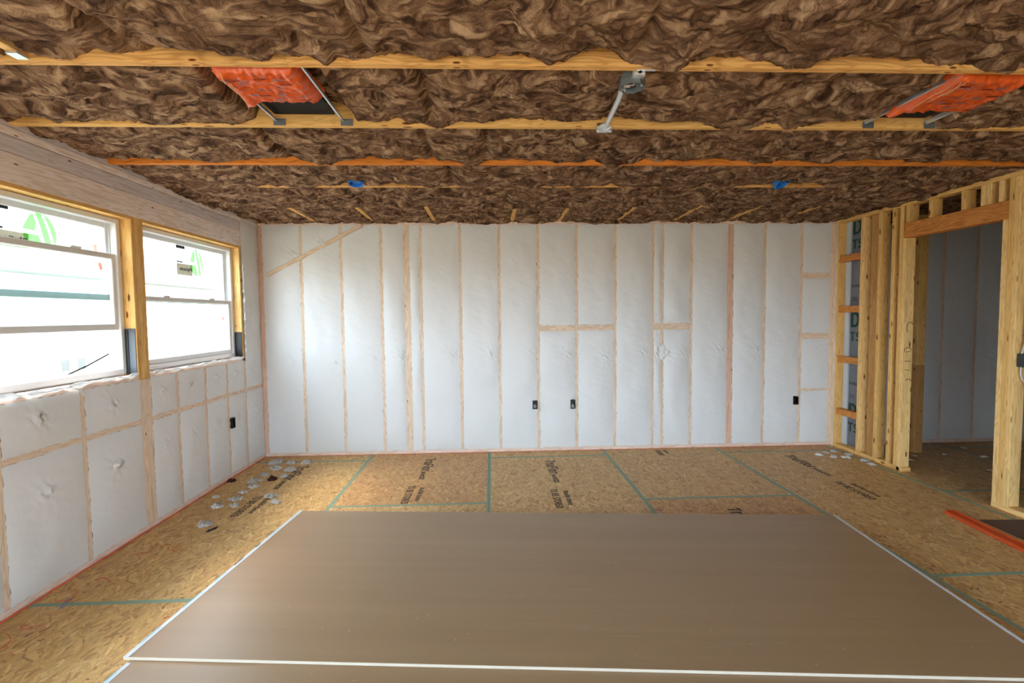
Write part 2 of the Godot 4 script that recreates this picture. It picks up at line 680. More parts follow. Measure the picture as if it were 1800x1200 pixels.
func drywall_image() -> ImageTexture:
	var w := 2048
	var h := 768
	var nb := noise_bytes(61, 0.02, 512, 3)
	var px := PackedByteArray()
	px.resize(w * h * 3)
	var r := RandomNumberGenerator.new()
	r.seed = 19
	# faint machine-direction streaks, then scuffs, chalk dust and specks
	for y in h:
		for x in w:
			var v := (nb[(y * 2 / 3) * 512 + (x / 40) % 512] / 255.0 - 0.5) * 9.0
			var o := (y * w + x) * 3
			px[o] = int(161 + v)
			px[o + 1] = int(131 + v)
			px[o + 2] = int(103 + v)
	for s in 210:
		var x := r.randi_range(700, w - 180)
		var y := r.randi_range(2, h - 8)
		if s < 70:
			y = r.randi_range(8, 70)
		var ln := r.randi_range(20, 170)
		var al := r.randf_range(0.06, 0.34)
		for k in ln:
			var q := al * sin(PI * k / ln) * r.randf_range(0.2, 1.6)
			dab(px, w, h, x + k, y, Vector3(214, 200, 184), q)
			dab(px, w, h, x + k, y + 1, Vector3(214, 200, 184), q * 0.5)
	for s in 16:
		var x := r.randf_range(900, 1850)
		var y := r.randf_range(80, 640)
		var dx := r.randf_range(0.8, 1.3)
		for k in r.randi_range(30, 120):
			if r.randf() < 0.75:
				dab(px, w, h, int(x), int(y), Vector3(206, 172, 120), 0.55)
			x += dx
			y += 0.9
	for s in 95:
		var x := r.randi_range(200, w - 8)
		var y := r.randi_range(10, h - 6)
		dab(px, w, h, x, y, Vector3(240, 236, 228), 0.9)
		dab(px, w, h, x + 1, y, Vector3(240, 236, 228), 0.8)
		if r.randf() < 0.3:
			dab(px, w, h, x, y + 1, Vector3(240, 236, 228), 0.9)
			dab(px, w, h, x + 1, y + 1, Vector3(240, 236, 228), 0.9)
	return tex(Image.create_from_data(w, h, false, Image.FORMAT_RGB8, px))

func dab(px: PackedByteArray, w: int, h: int, x: int, y: int, c: Vector3, a: float):
	var o := ((y % h) * w + (x % w)) * 3
	a = clampf(a, 0.0, 1.0)
	px[o] = int(lerpf(px[o], c.x, a))
	px[o + 1] = int(lerpf(px[o + 1], c.y, a))
	px[o + 2] = int(lerpf(px[o + 2], c.z, a))

# ------------------------------------------------------------------ floor
func build_floor():
	var fl := structure("floor", "strand board subfloor with green painted panel edges and black print", "floor")
	bx(fl, "slab", Vector3(-0.15, -0.30, -0.15), Vector3(10.15, -0.03, REAR + 0.15), M["sheathing"])
	var xs := [-0.10, 1.1174, 2.3366, 3.5558, 4.775, 5.9942, 7.2134, 8.4326, 10.05]
	for c in xs.size() - 1:
		var seam := 0.209 if c % 2 == 0 else 1.4275
		var zs := [-0.10]
		while seam < REAR:
			zs.append(seam)
			seam += 2.4384
		zs.append(REAR + 0.05)
		for k in zs.size() - 1:
			var x0: float = xs[c]
			var x1: float = xs[c + 1]
			var z0: float = zs[k]
			var z1: float = zs[k + 1]
			var mm: Material = M["strand_board_yellow"] if c < 1 else (M["strand_board"] if (c + k) % 3 != 1 else M["strand_board_dark"])
			var g := Geo.new()
			var lo := Vector3(x0 + 0.001, -0.03, z0 + 0.001)
			var hi := Vector3(x1 - 0.001, 0.0, z1 - 0.001)
			g.box((lo + hi) * 0.5, hi - lo, 0.002)
			for i in g.uv.size():
				g.uv[i] = Vector2(g.v[i].x, g.v[i].z) + Vector2(c * 0.37, k * 0.61 + c * 0.23)
			var pn := put(fl, "floor_panel", g.mesh(), mm)
			# green painted edges
			var pg := Geo.new()
			var e := 0.015
			var th := 0.0008
			if c > 0 and c < 7:
				pg.box(Vector3(x0 + e * 0.5 + 0.001, th * 0.5, (z0 + z1) * 0.5), Vector3(e, th, z1 - z0 - 0.004), 0.0002)
			if c < 7:
				pg.box(Vector3(x1 - e * 0.5 - 0.001, th * 0.5, (z0 + z1) * 0.5), Vector3(e, th, z1 - z0 - 0.004), 0.0002)
			if k > 0:
				pg.box(Vector3((x0 + x1) * 0.5, th * 0.5, z0 + e * 0.5), Vector3(x1 - x0 - 0.03, th, e), 0.0002)
			if k < zs.size() - 2:
				pg.box(Vector3((x0 + x1) * 0.5, th * 0.5, z1 - e * 0.5), Vector3(x1 - x0 - 0.03, th, e), 0.0002)
			if pg.v.size() > 0:
				put(pn, "painted_edge", pg.mesh(), M["green_edge_paint"])
			# printed grade marks
			if c < 5:
				if c % 2 == 0 and k == 1:
					grade_mark(pn, (x0 + x1) * 0.5 - 0.015 + (0.03 if c == 0 else 0.0), z0 + 0.13)
				elif c == 1 and k == 0:
					grade_mark(pn, 1.735, 0.175)
				elif c == 3 and k == 0:
					print_text(pn, "printed_lettering", "STORED", Vector3(4.115, 0.0, 0.16), Vector3(0, 0, 1), Vector3(1, 0, 0), 0.20, 0.055, M["black_ink"])
					print_text(pn, "printed_lettering", "time", Vector3(4.20, 0.0, 0.13), Vector3(0, 0, 1), Vector3(1, 0, 0), 0.13, 0.045, M["black_ink"])
				elif c == 3 and k == 1:
					grade_mark(pn, 4.144, 1.64)

func grade_mark(pn: Node, x: float, z: float):
	var r := Vector3(0, 0, 1)
	var u := Vector3(1, 0, 0)
	print_text(pn, "printed_lettering", "TruFlor", Vector3(x + 0.01, 0, z + 0.215), r, u, 0.41, 0.105, M["black_ink"])
	print_text(pn, "printed_lettering", "pointSIX", Vector3(x - 0.01, 0, z + 0.55), r, u, 0.22, 0.065, M["black_ink"])
	print_text(pn, "printed_lettering", "TO BE STORED", Vector3(x - 0.055, 0, z + 1.02), r, u, 0.41, 0.06, M["black_ink"])
	print_text(pn, "printed_lettering", "Build-time", Vector3(x + 0.04, 0, z + 1.02), r, u, 0.30, 0.045, M["black_ink"])

# ------------------------------------------------------------------ ceiling
var joist_z := [0.80, 1.385, 1.94, 2.573, 3.195, 3.81, 4.42, 5.03, 5.64, 6.25, 6.86]

func build_ceiling():
	var ce := structure("ceiling", "open joist ceiling stuffed with brown fibreglass batts", "ceiling")
	bx(ce, "attic_deck", Vector3(-0.16, 2.62, -0.16), Vector3(10.16, 2.70, REAR + 0.16), M["dark_cavity"])
	for i in joist_z.size():
		var z: float = joist_z[i]
		var mm: Material = M["fir_orange"] if i == 2 else M["fir_joist"]
		if i == 3:
			mm = M["pine"]
		var y0 := JY + (0.006 if i == 0 else 0.0)
		bx(ce, "ceiling_joist", Vector3(-0.14, y0, z - 0.019), Vector3(10.1, y0 + 0.14, z + 0.019), mm, 0.003)
	# short lookouts between the last joist and the far wall
	for x in [0.58, 1.175, 1.80, 2.605, 3.095, 3.71, 4.31, 4.88, 5.445]:
		bx(ce, "lookout", Vector3(x - 0.019, JY + 0.006, 0.0), Vector3(x + 0.019, JY + 0.1, 0.78), M["pine"], 0.002)
	# a short block with a nail plate near the left wall
	bx(ce, "lookout", Vector3(0.615, JY + 0.012, 3.214), Vector3(0.655, JY + 0.12, 3.79), M["pine_pale"], 0.002)
	bx(ce, "nail_plate", Vector3(0.617, JY + 0.002, 3.214), Vector3(0.66, JY + 0.012, 3.262), M["galvanised"], 0.001)
	# the batts
	var cuts := [
		[0.58, 1.175, 1.80, 2.605, 3.095, 3.71, 4.31, 4.88, 5.445, 6.15],
		[1.30, 2.52, 3.72, 4.95, 6.15], [0.85, 2.10, 3.30, 4.62, 6.15], [1.15, 2.02, 2.36, 3.55, 4.80, 6.15],
		[1.22, 2.10, 2.98, 3.9, 4.40, 5.15, 6.15], [1.05, 1.92, 2.95, 4.30, 6.15], [1.2, 2.4, 3.6, 4.8, 6.15],
		[2.4, 6.15], [2.4, 6.15], [2.4, 6.15], [2.4, 6.15], [2.4, 6.15]]
	for i in joist_z.size() + 1:
		var z0 := 0.0 if i == 0 else float(joist_z[i - 1]) + 0.0195
		var z1 := REAR if i == joist_z.size() else float(joist_z[i]) - 0.0195
		var x0 := 0.0
		for x1 in cuts[i]:
			var cell := 0.0085 if i < 3 else 0.0075
			if i > 6:
				cell = 0.05
			batt(ce, x0, x1, z0, z1, i, cell)
			x0 = x1
		# next room overhead
		batt(ce, 6.15, 10.0, z0, z1, i, 0.05)

func batt(ce: Node, x0: float, x1: float, z0: float, z1: float, row: int, cell: float):
	var nx := int((x1 - x0) / cell) + 1
	var nzc := int((z1 - z0) / cell) + 1
	var v := PackedVector3Array()
	var n := PackedVector3Array()
	var uv := PackedVector2Array()
	var idx := PackedInt32Array()
	v.resize((nx + 1) * (nzc + 1))
	n.resize(v.size())
	uv.resize(v.size())
	idx.resize(nx * nzc * 6)
	var sag := 0.0
	if row == 0:
		sag = -0.012
	elif row == 1:
		sag = -0.03
	elif row == 2:
		sag = -0.012
	var w := z1 - z0
	var base := 0.0
	var vary := 0.03
	var bare := []
	if row == 5:
		base = 0.016
		vary = 0.05
	elif row == 4:
		base = 0.002
		bare = [[1.25, 1.70], [2.72, 3.35], [4.15, 4.40]]
	elif row == 3:
		base = 0.012
	elif row == 2:
		base = -0.012
		bare = [[1.28, 1.66], [4.42, 4.85]]
	elif row < 2:
		base = -0.014
		vary = 0.01
	var holes := []
	if row == 2:
		holes = [Rect2(1.35, 1.40, 0.10, 0.11), Rect2(4.55, 1.40, 0.08, 0.11)]
	elif row == 5:
		holes = [Rect2(0.61, 3.20, 0.05, 0.6)]
	elif row == 4:
		holes = [Rect2(1.24, 2.60, 0.44, 0.60), Rect2(4.35, 2.60, 0.38, 0.60)]
	var k := 0
	var seedx := row * 3.7
	for j in nzc + 1:
		var t := float(j) / nzc
		var z := lerpf(z0, z1, t)
		for i in nx + 1:
			var x := lerpf(x0, x1, float(i) / nx)
			var X := x * 0.8 + seedx
			var big := nz_a.get_noise_2d(X, z)
			var fib := nz_b.get_noise_2d(X * 0.62 + 9.0, z)
			var edge := pow(absf(2.0 * t - 1.0), 6.0)
			# far edge: rises unevenly beside the joist so that its face shows here and there
			var lift := 0.0
			if t < 0.5:
				var q := nz_c.get_noise_2d(x * 1.9, row * 7.1) * 1.1 + nz_w.get_noise_2d(x * 11.0, row * 3.3) * 0.09 + nz_w.get_noise_2d(x * 45.0, row * 1.3) * 0.03
				lift = edge * clampf(base + q * vary, -0.014, 0.06)
				for op in bare:
					if x > op[0] - 0.15 and x < op[1] + 0.15:
						lift = maxf(lift, edge * 0.035 * clampf(minf(x - op[0] + 0.15, op[1] + 0.15 - x) / 0.15, 0.0, 1.0))
			else:
				lift = edge * 0.03
			var dx := minf(x - x0, x1 - x)
			if x0 > 0.05 or x - x0 > 0.2:
				lift += 0.028 * exp(-dx * dx / 0.0005) * (1.0 - edge)
				lift += 0.006 * exp(-dx / 0.08)
			var y := JY + 0.010 + sag + lift - big * 0.032 - (fib - 0.2) * 0.007
			for h in holes:
				var hd: float = maxf(maxf(h.position.x - x, x - h.end.x), maxf(h.position.y - z, z - h.end.y))
				y += 0.085 * clampf(1.0 - hd / 0.035, 0.0, 1.0)
			v[k] = Vector3(x, y, z)
			var swirl := nz_a.get_noise_2d(X * 0.5 + 40.0, z * 0.5)
			uv[k] = Vector2(x + swirl * 0.10 + row * 0.433, z + big * 0.06 + row * 0.29)
			k += 1
	var st := nx + 1
	k = 0
	for j in nzc + 1:
		for i in st:
			var a: Vector3 = v[k + (1 if i < nx else 0)] - v[k - (1 if i > 0 else 0)]
			var b: Vector3 = v[k + (st if j < nzc else 0)] - v[k - (st if j > 0 else 0)]
			n[k] = a.cross(b).normalized()
			k += 1
	var o := 0
	for j in nzc:
		for i in nx:
			var q := j * st + i
			idx[o] = q
			idx[o + 1] = q + st
			idx[o + 2] = q + 1
			idx[o + 3] = q + 1
			idx[o + 4] = q + st
			idx[o + 5] = q + st + 1
			o += 6
	put(ce, "insulation_batt", arrays_mesh(v, n, uv, idx), M["brown_fibreglass"])

# ------------------------------------------------------------------ poly-faced insulation panels
# xf: origin at the lower left corner, x = along, y = up, z = out of the wall
func pillow(parent: Node, xf: Transform3D, w: float, h: float, bulge: float, tufts := [], sd := 0.0, holes := []) -> MeshInstance3D:
	var cu := 0.016
	var nu := maxi(6, int(w / cu))
	var nv := maxi(6, int(h / 0.018))
	var v := PackedVector3Array()
	var n := PackedVector3Array()
	var uv := PackedVector2Array()
	var idx := PackedInt32Array()
	for j in nv + 1:
		var tv := float(j) / nv
		for i in nu + 1:
			var tu := float(i) / nu
			var x := tu * w
			var y := tv * h
			var a := 1.0 - pow(absf(2.0 * tu - 1.0), 2.4)
			var ev := minf(y, h - y)
			var b := 1.0 - exp(-ev / 0.05)
			var soft := nz_c.get_noise_2d(sd + x * 1.5, y * 1.2) * 0.010
			var crease := absf(nz_c.get_noise_2d(sd + 31.0 + x * 2.0, y * 9.0 + x * 3.0)) * 0.0022
			var d := 0.0015 + bulge * a * b + (soft + crease) * a * b
			for t in tufts:
				var q := Vector2(x, y) - Vector2(t.x, t.y)
				var rr := q.length()
				if rr < 0.13:
					var s := exp(-rr * rr / 0.0011)
					d += s * 0.018 * nz_w.get_noise_2d(x * 40.0 + sd * 9.0, y * 48.0) + s * 0.006
					d += 0.004 * exp(-rr * rr / 0.006) * sin(atan2(q.y, q.x) * 9.0 + sd)
			# scalloped edge, pulled over the stud by a few millimetres
			var sc := 0.0
			if i == 0 or i == nu:
				sc = (0.003 + 0.004 * nz_w.get_noise_2d(y * 22.0, sd + i) + 0.002 * nz_w.get_noise_2d(y * 60.0, sd + i + 5.0)) * (-1.0 if i == 0 else 1.0)
				d = 0.001
			var se := 0.0
			if j == 0 or j == nv:
				se = (0.002 + 0.004 * nz_w.get_noise_2d(x * 20.0, sd + j)) * (-1.0 if j == 0 else 1.0)
				d = 0.001
			v.append(Vector3(x + sc, y + se, d))
			uv.append(Vector2(x + sd * 0.37, y + sd * 0.21))
	var st := nu + 1
	var k := 0
	for j in nv + 1:
		for i in st:
			var a: Vector3 = v[k + (1 if i < nu else 0)] - v[k - (1 if i > 0 else 0)]
			var b: Vector3 = v[k + (st if j < nv else 0)] - v[k - (st if j > 0 else 0)]
			n.append(a.cross(b).normalized())
			k += 1
	for j in nv:
		for i in nu:
			var q := j * st + i
			var c := v[q] + Vector3(w / nu, h / nv, 0) * 0.5
			var skip := false
			for hl in holes:
				if hl.has_point(Vector2(c.x, c.y)):
					skip = true
			if skip:
				continue
			idx.append_array(PackedInt32Array([q, q + st, q + 1, q + 1, q + st, q + st + 1]))
	return put(parent, "insulation_panel", arrays_mesh(v, n, uv, idx), M["white_poly"], xf)

func build_wall_back():
	var wl := structure("wall_back", "far wall of white film-faced insulation between vertical studs", "wall")
	bx(wl, "sheathing", Vector3(-0.16, -0.1, -0.16), Vector3(10.16, 2.66, -0.10), M["sheathing"])
	var D := 0.09
	# plates
	bx(wl, "bottom_plate", Vector3(0.0, 0.0, -D), Vector3(W, 0.042, 0.0), M["film_plate"], 0.003)
	bx(wl, "top_plate", Vector3(0.0, 2.392, -D), Vector3(W, 2.45, 0.0), M["film_plate"], 0.003)
	bx(wl, "sealant_bead", Vector3(0.0, 0.0, 0.0), Vector3(W, 0.005, 0.004), M["sealant_orange"], 0.001)
	# studs: [centre, width, bottom, top]
	var S := [[0.022, 0.05, "film_stud_pink"], [0.43, 0.036, "film_stud"], [0.836, 0.036, "film_stud"], [1.243, 0.036, "film_stud"],
		[1.505, 0.070, "film_stud"], [1.649, 0.036, "film_stud"], [2.056, 0.036, "film_stud"], [2.462, 0.036, "film_stud"], [2.868, 0.036, "film_stud"],
		[3.275, 0.036, "film_stud"], [3.685, 0.036, "film_stud"], [4.088, 0.036, "film_stud"], [4.1935, 0.036, "film_stud"], [4.505, 0.036, "film_stud"],
		[4.928, 0.072, "film_stud_pink"], [5.30, 0.036, "film_stud"], [5.703, 0.036, "film_stud"], [6.045, 0.05, "film_stud"]]
	for s in S:
		var c: float = s[0]
		var hw: float = s[1] * 0.5
		if absf(c - 4.1935) < 0.001:
			bx(wl, "stud", Vector3(c - hw, 0.042, -D), Vector3(c + hw, 0.96, 0.0), M[s[2]], 0.002)
			bx(wl, "stud", Vector3(c - hw, 1.10, -D), Vector3(c + hw, 2.392, 0.0), M[s[2]], 0.002)
			# film bulging over the notch between the two lengths
			bx(wl, "blocking", Vector3(c - hw, 0.96, -D), Vector3(c + hw, 1.10, -0.002), M["film_stud"], 0.002)
			pillow(wl, Transform3D(Basis(), Vector3(c - 0.028, 0.965, 0.001)), 0.075, 0.15, 0.016, [Vector2(0.03, 0.04)], 91.0)
		else:
			bx(wl, "stud", Vector3(c - hw, 0.042, -D), Vector3(c + hw, 2.392, 0.0), M[s[2]], 0.002)
	# blocking
	var blocks := {8: [[1.278, 1.342]], 9: [[1.284, 1.345]], 11: [[1.28, 1.352]], 12: [[1.28, 1.353]], 16: [[0.598, 0.63], [1.165, 1.23], [1.81, 1.876]]}
	# tuft heights, one per bay
	var ty := [0.986, 0.98, 1.004, 1.042, -1.0, 1.058, 1.041, 1.072, 1.023, 0.994, 1.043, 1.092, 1.023, 1.05, 1.05, -1.0, 1.04, 1.06]
	for i in S.size() - 1:
		var xa: float = S[i][0] + S[i][1] * 0.5
		var xb: float = S[i + 1][0] - S[i + 1][1] * 0.5
		var rows := [[0.042, 2.392]]
		if blocks.has(i):
			rows = []
			var y := 0.042
			for b in blocks[i]:
				bx(wl, "blocking", Vector3(xa, b[0], -D), Vector3(xb, b[1], -0.001), M["film_stud"], 0.002)
				rows.append([y, b[0]])
				y = b[1]
			rows.append([y, 2.392])
		for r in rows:
			var tf := []
			if ty[i] > 0.0:
				tf.append(Vector2((xb - xa) * 0.80, ty[i] - r[0]))
			if i == 1:
				tf.append(Vector2(0.20, 2.20 - r[0]))
			if i == 0:
				tf.append(Vector2(0.30, 2.10 - r[0]))
			if i == 11 or i == 12:
				tf.append(Vector2(0.03, 1.03 - r[0]))
			var hl := []
			if i == 7:
				hl.append(Rect2(2.801 - xa, 0.458 - r[0], 0.06, 0.085))
			if i == 8:
				hl.append(Rect2(3.203 - xa, 0.452 - r[0], 0.06, 0.09))
			if i == 15:
				hl.append(Rect2(5.640 - xa, 0.455 - r[0], 0.06, 0.085))
			var bg := 0.014 if xb - xa > 0.2 else 0.004
			pillow(wl, Transform3D(Basis(), Vector3(xa, r[0], 0.0)), xb - xa, r[1] - r[0], bg, tf, i * 2.3 + r[0], hl)
	# let-in brace under the film
	var g := Geo.new()
	var p0 := Vector3(0.085, 1.885, 0.013)
	var p1 := Vector3(1.06, 2.392, 0.013)
	var dr := (p1 - p0).normalized()
	g.box(Vector3.ZERO, Vector3((p1 - p0).length(), 0.040, 0.022), 0.004, Vector2(0.3, 0.2))
	put(wl, "diagonal_brace", g.mesh(), M["film_stud"], Transform3D(Basis(dr, Vector3(0, 0, 1).cross(dr), Vector3(0, 0, 1)), (p0 + p1) * 0.5))
	# next room's part of the same wall
	bx(wl, "bottom_plate", Vector3(6.16, 0.0, -D), Vector3(10.0, 0.042, 0.0), M["film_plate"], 0.003)
	bx(wl, "top_plate", Vector3(6.16, 2.392, -D), Vector3(10.0, 2.45, 0.0), M["film_plate"], 0.003)
	var far := [6.50, 6.885, 7.287, 7.665, 8.07, 8.48, 8.88, 9.29, 9.7]
	var last := 6.16
	for c in far:
		pillow(wl, Transform3D(Basis(), Vector3(last, 0.042, 0.0)), c - 0.019 - last, 2.35, 0.012, [Vector2(0.2, 0.95)], c)
		bx(wl, "stud", Vector3(c - 0.019, 0.042, -D), Vector3(c + 0.019, 2.392, 0.0), M["film_stud"], 0.002)
		last = c + 0.019
	pillow(wl, Transform3D(Basis(), Vector3(last, 0.042, 0.0)), 10.0 - last, 2.35, 0.012, [], 3.0)

# window openings on the left wall: [z near corner (low z), z high]
const OP := [[1.785, 3.09], [0.38, 1.672]]
const OY0 := 1.08
# unseen patio door (left wall) and rear window, added and sized for fill light
const DZ0 := 3.95
const DZ1 := 5.6
const DY0 := 0.05
const RX0 := 0.6
const RY0 := 0.30
const RX1 := 5.6
const OY1 := 2.135

func build_wall_left():
	var wl := structure("wall_left", "left wall with two window openings above white film-faced insulation", "wall")
	# sheathing with holes
	bx(wl, "sheathing", Vector3(-0.17, -0.1, -0.16), Vector3(-0.145, OY0, DZ0), M["sheathing"])
	bx(wl, "sheathing", Vector3(-0.17, -0.1, DZ1), Vector3(-0.145, OY0, REAR + 0.16), M["sheathing"])
	bx(wl, "sheathing", Vector3(-0.17, -0.1, DZ0), Vector3(-0.145, DY0, DZ1), M["sheathing"])
	bx(wl, "sheathing", Vector3(-0.17, OY1, -0.16), Vector3(-0.145, 2.66, REAR + 0.16), M["sheathing"])
	bx(wl, "sheathing", Vector3(-0.17, OY0, -0.16), Vector3(-0.145, OP[1][0], OY1), M["sheathing"])
	bx(wl, "sheathing", Vector3(-0.17, OY0, -0.16), Vector3(-0.145, OY1, OP[1][0]), M["sheathing"])
	bx(wl, "sheathing", Vector3(-0.17, OY0, OP[1][1]), Vector3(-0.145, OY1, OP[0][0]), M["sheathing"])
	bx(wl, "sheathing", Vector3(-0.17, OY0, OP[0][1]), Vector3(-0.145, OY1, DZ0), M["sheathing"])
	bx(wl, "sheathing", Vector3(-0.17, OY0, DZ1), Vector3(-0.145, OY1, REAR + 0.16), M["sheathing"])
	# header behind the film, in boards
	bx(wl, "header", Vector3(-0.14, OY1, 0.362), Vector3(0.0, 2.285, 3.2), M["film_header"], 0.004)
	bx(wl, "header", Vector3(-0.14, 2.287, 0.362), Vector3(-0.002, 2.37, 3.2), M["film_header_grey"], 0.004)
	bx(wl, "top_plate", Vector3(-0.14, 2.372, 0.0), Vector3(0.004, 2.412, REAR), M["film_header"], 0.004)
	bx(wl, "top_plate", Vector3(-0.14, 2.414, 0.0), Vector3(0.0, 2.455, REAR), M["film_header_grey"], 0.004)
	# bare underside of the header over the windows
	for o in OP:
		bx(wl, "head_board", Vector3(-0.14, OY1 - 0.022, o[0]), Vector3(-0.001, OY1, o[1]), M["pine"], 0.002)
	# bare studs between and beside the windows
	for k in 3:
		var z := OP[1][1] + k * 0.0377
		bx(wl, "mullion_stud", Vector3(-0.14, OY0 - 0.0355, z + 0.0003), Vector3(-0.001 - (0.002 if k == 1 else 0.0), OY1, z + 0.0374), M[["pine", "pine_pale", "pine"][k]], 0.003)
	bx(wl, "jamb_stud", Vector3(-0.14, OY0, 0.345), Vector3(-0.004, OY1, 0.38), M["pine_pale"], 0.003)
	bx(wl, "jamb_stud", Vector3(-0.14, OY0, 3.09), Vector3(-0.004, OY1, 3.13), M["pine_pale"], 0.003)
	# strips of flashing in the lower jambs
	bx(wl, "flashing_strip", Vector3(-0.085, OY0 + 0.01, 1.785), Vector3(-0.006, OY0 + 0.31, 1.790), M["flashing_grey"], 0.001)
	bx(wl, "flashing_strip", Vector3(-0.085, OY0 + 0.005, 1.789), Vector3(-0.050, OY0 + 0.30, 1.795), M["flashing_black"], 0.001)
	bx(wl, "flashing_strip", Vector3(-0.085, OY0 + 0.005, 0.38), Vector3(-0.006, OY0 + 0.24, 0.388), M["flashing_black"], 0.001)
	# sills
	bx(wl, "sill_plate", Vector3(-0.14, OY0 - 0.036, 0.345), Vector3(0.0, OY0, 1.672), M["film_plate"], 0.003)
	bx(wl, "sill_plate", Vector3(-0.14, OY0 - 0.036, 1.785), Vector3(0.0, OY0, 3.13), M["film_plate"], 0.003)
	bx(wl, "bottom_plate", Vector3(-0.14, 0.0, 0.0), Vector3(0.0, 0.042, REAR), M["film_plate"], 0.003)
	# orange bead of sealant along the floor
	var g := Geo.new()
	var pts := []
	var z := 0.02
	while z < 5.0:
		pts.append(Vector3(0.006 + 0.003 * nz_w.get_noise_2d(z * 9.0, 2.0), 0.004, z))
		z += 0.035
	g.tube(pts, 0.0055, 6)
	put(wl, "sealant_bead", g.mesh(), M["sealant_orange"])
	# studs under the windows: [z centre, width]
	var S := [[0.0, 0.02], [0.365, 0.038], [0.686, 0.036], [1.026, 0.036], [1.386, 0.036], [1.725, 0.113], [2.25, 0.038], [2.752, 0.040], [3.11, 0.06]]
	for s in S:
		if s[0] > 0.01:
			var top := OY0 - 0.036
			if absf(s[0] - 0.365) < 0.01 or absf(s[0] - 3.11) < 0.01:
				top = OY0
			bx(wl, "stud", Vector3(-0.14, 0.042, s[0] - s[1] * 0.5), Vector3(0.0, top, s[0] + s[1] * 0.5), M["film_stud"], 0.002)
	bx(wl, "stud", Vector3(-0.14, OY1 + 0.001, 0.343), Vector3(0.0, 2.372, 0.3615), M["film_stud"], 0.002)
	var cnt := 0
	for i in S.size() - 1:
		var za: float = S[i][0] + S[i][1] * 0.5
		var zb: float = S[i + 1][0] - S[i + 1][1] * 0.5
		cnt += 1
		# upper and lower panel, block at about 0.76
		var yb := 0.742
		var yt := 0.778
		bx(wl, "blocking", Vector3(-0.14, yb, za), Vector3(-0.0005, yt, zb), M["film_stud"], 0.002)
		var b := Basis(Vector3(0, 0, -1), Vector3(0, 1, 0), Vector3(1, 0, 0))
		var hl := []
		if i == 1:
			hl.append(Rect2(zb - 0.662, 0.458 - 0.042, 0.045, 0.09))
		pillow(wl, Transform3D(b, Vector3(0.0, 0.042, zb)), zb - za, yb - 0.042, 0.012, [Vector2((zb - za) * 0.45, 0.50)], 50.0 + i * 1.7, hl)
		var top := 2.372 if i == 0 else OY0 - 0.036
		pillow(wl, Transform3D(b, Vector3(0.0, yt, zb)), zb - za, top - yt, 0.012, [Vector2((zb - za) * 0.4, 0.16)], 70.0 + i * 1.7)
	# plain insulated wall behind the camera
	bx(wl, "insulation_panel", Vector3(-0.14, 0.042, 3.14), Vector3(0.005, 2.372, DZ0), M["plain_white_wall"], 0.004)
	bx(wl, "insulation_panel", Vector3(-0.14, 0.042, DZ1), Vector3(0.005, 2.372, REAR), M["plain_white_wall"], 0.004)
	bx(wl, "insulation_panel", Vector3(-0.14, OY1, DZ0), Vector3(0.005, 2.372, DZ1), M["plain_white_wall"], 0.004)
	# torn film along the sills and down the far jamb
	film_ribbon(wl, Vector3(0.003, OY0 + 0.004, 1.80), Vector3(0.012, OY0 - 0.012, 3.12), 0.030, 5.0)
	film_ribbon(wl, Vector3(0.003, OY0 + 0.003, 0.40), Vector3(0.010, OY0 - 0.004, 1.66), 0.022, 17.0)
	film_ribbon(wl, Vector3(0.006, OY0 + 0.05, 0.352), Vector3(0.006, 2.02, 0.352), 0.016, 29.0)
	# a torn flap hanging from the near sill
	var fg := Geo.new()
	fg.prism(Vector3(0.014, OY0 - 0.01, 2.32), Vector3(0, 0, -1), Vector3(0, 1, 0), PackedVector2Array([Vector2(0, 0), Vector2(0.05, -0.012), Vector2(0.085, -0.075), Vector2(0.06, -0.055), Vector2(0.03, -0.02)]), 0.002)
	put(wl, "film_edge", fg.mesh(), M["loose_film"])

func film_ribbon(parent: Node, a: Vector3, b: Vector3, wd: float, sd: float):
	var v := PackedVector3Array()
	var n := PackedVector3Array()
	var uv := PackedVector2Array()
	var idx := PackedInt32Array()
	var L := (b - a).length()
	var k := int(L / 0.012)
	var dir := (b - a).normalized()
	var up := Vector3(0, 1, 0) if absf(dir.y) < 0.5 else Vector3(0, 0, 1)
	for i in k + 1:
		var t := float(i) / k
		var p := a.lerp(b, t)
		var s := t * L
		for j in 5:
			var q := (j / 4.0 - 0.5)
			var ww := wd * (0.75 + 0.6 * nz_w.get_noise_2d(s * 7.0, sd))
			var o := Vector3(1, 0, 0) * (0.006 + 0.007 * cos(q * PI) + 0.006 * nz_w.get_noise_3d(s * 28.0, j * 0.6, sd))
			v.append(p + up * (q * ww + 0.006 * nz_w.get_noise_2d(s * 6.0, sd + 8.0)) + o)
			uv.append(Vector2(s, q))
	for i in k + 1:
		for j in 5:
			var c := i * 5 + j
			var e: Vector3 = v[c + (5 if i < k else 0)] - v[c - (5 if i > 0 else 0)]
			var f: Vector3 = v[c + (1 if j < 4 else 0)] - v[c - (1 if j > 0 else 0)]
			var nn := e.cross(f).normalized()
			if nn.x < 0:
				nn = -nn
			n.append(nn)
	for i in k:
		for j in 4:
			var c := i * 5 + j
			idx.append_array(PackedInt32Array([c, c + 1, c + 5, c + 1, c + 6, c + 5]))
	put(parent, "film_edge", arrays_mesh(v, n, uv, idx), M["loose_film"])

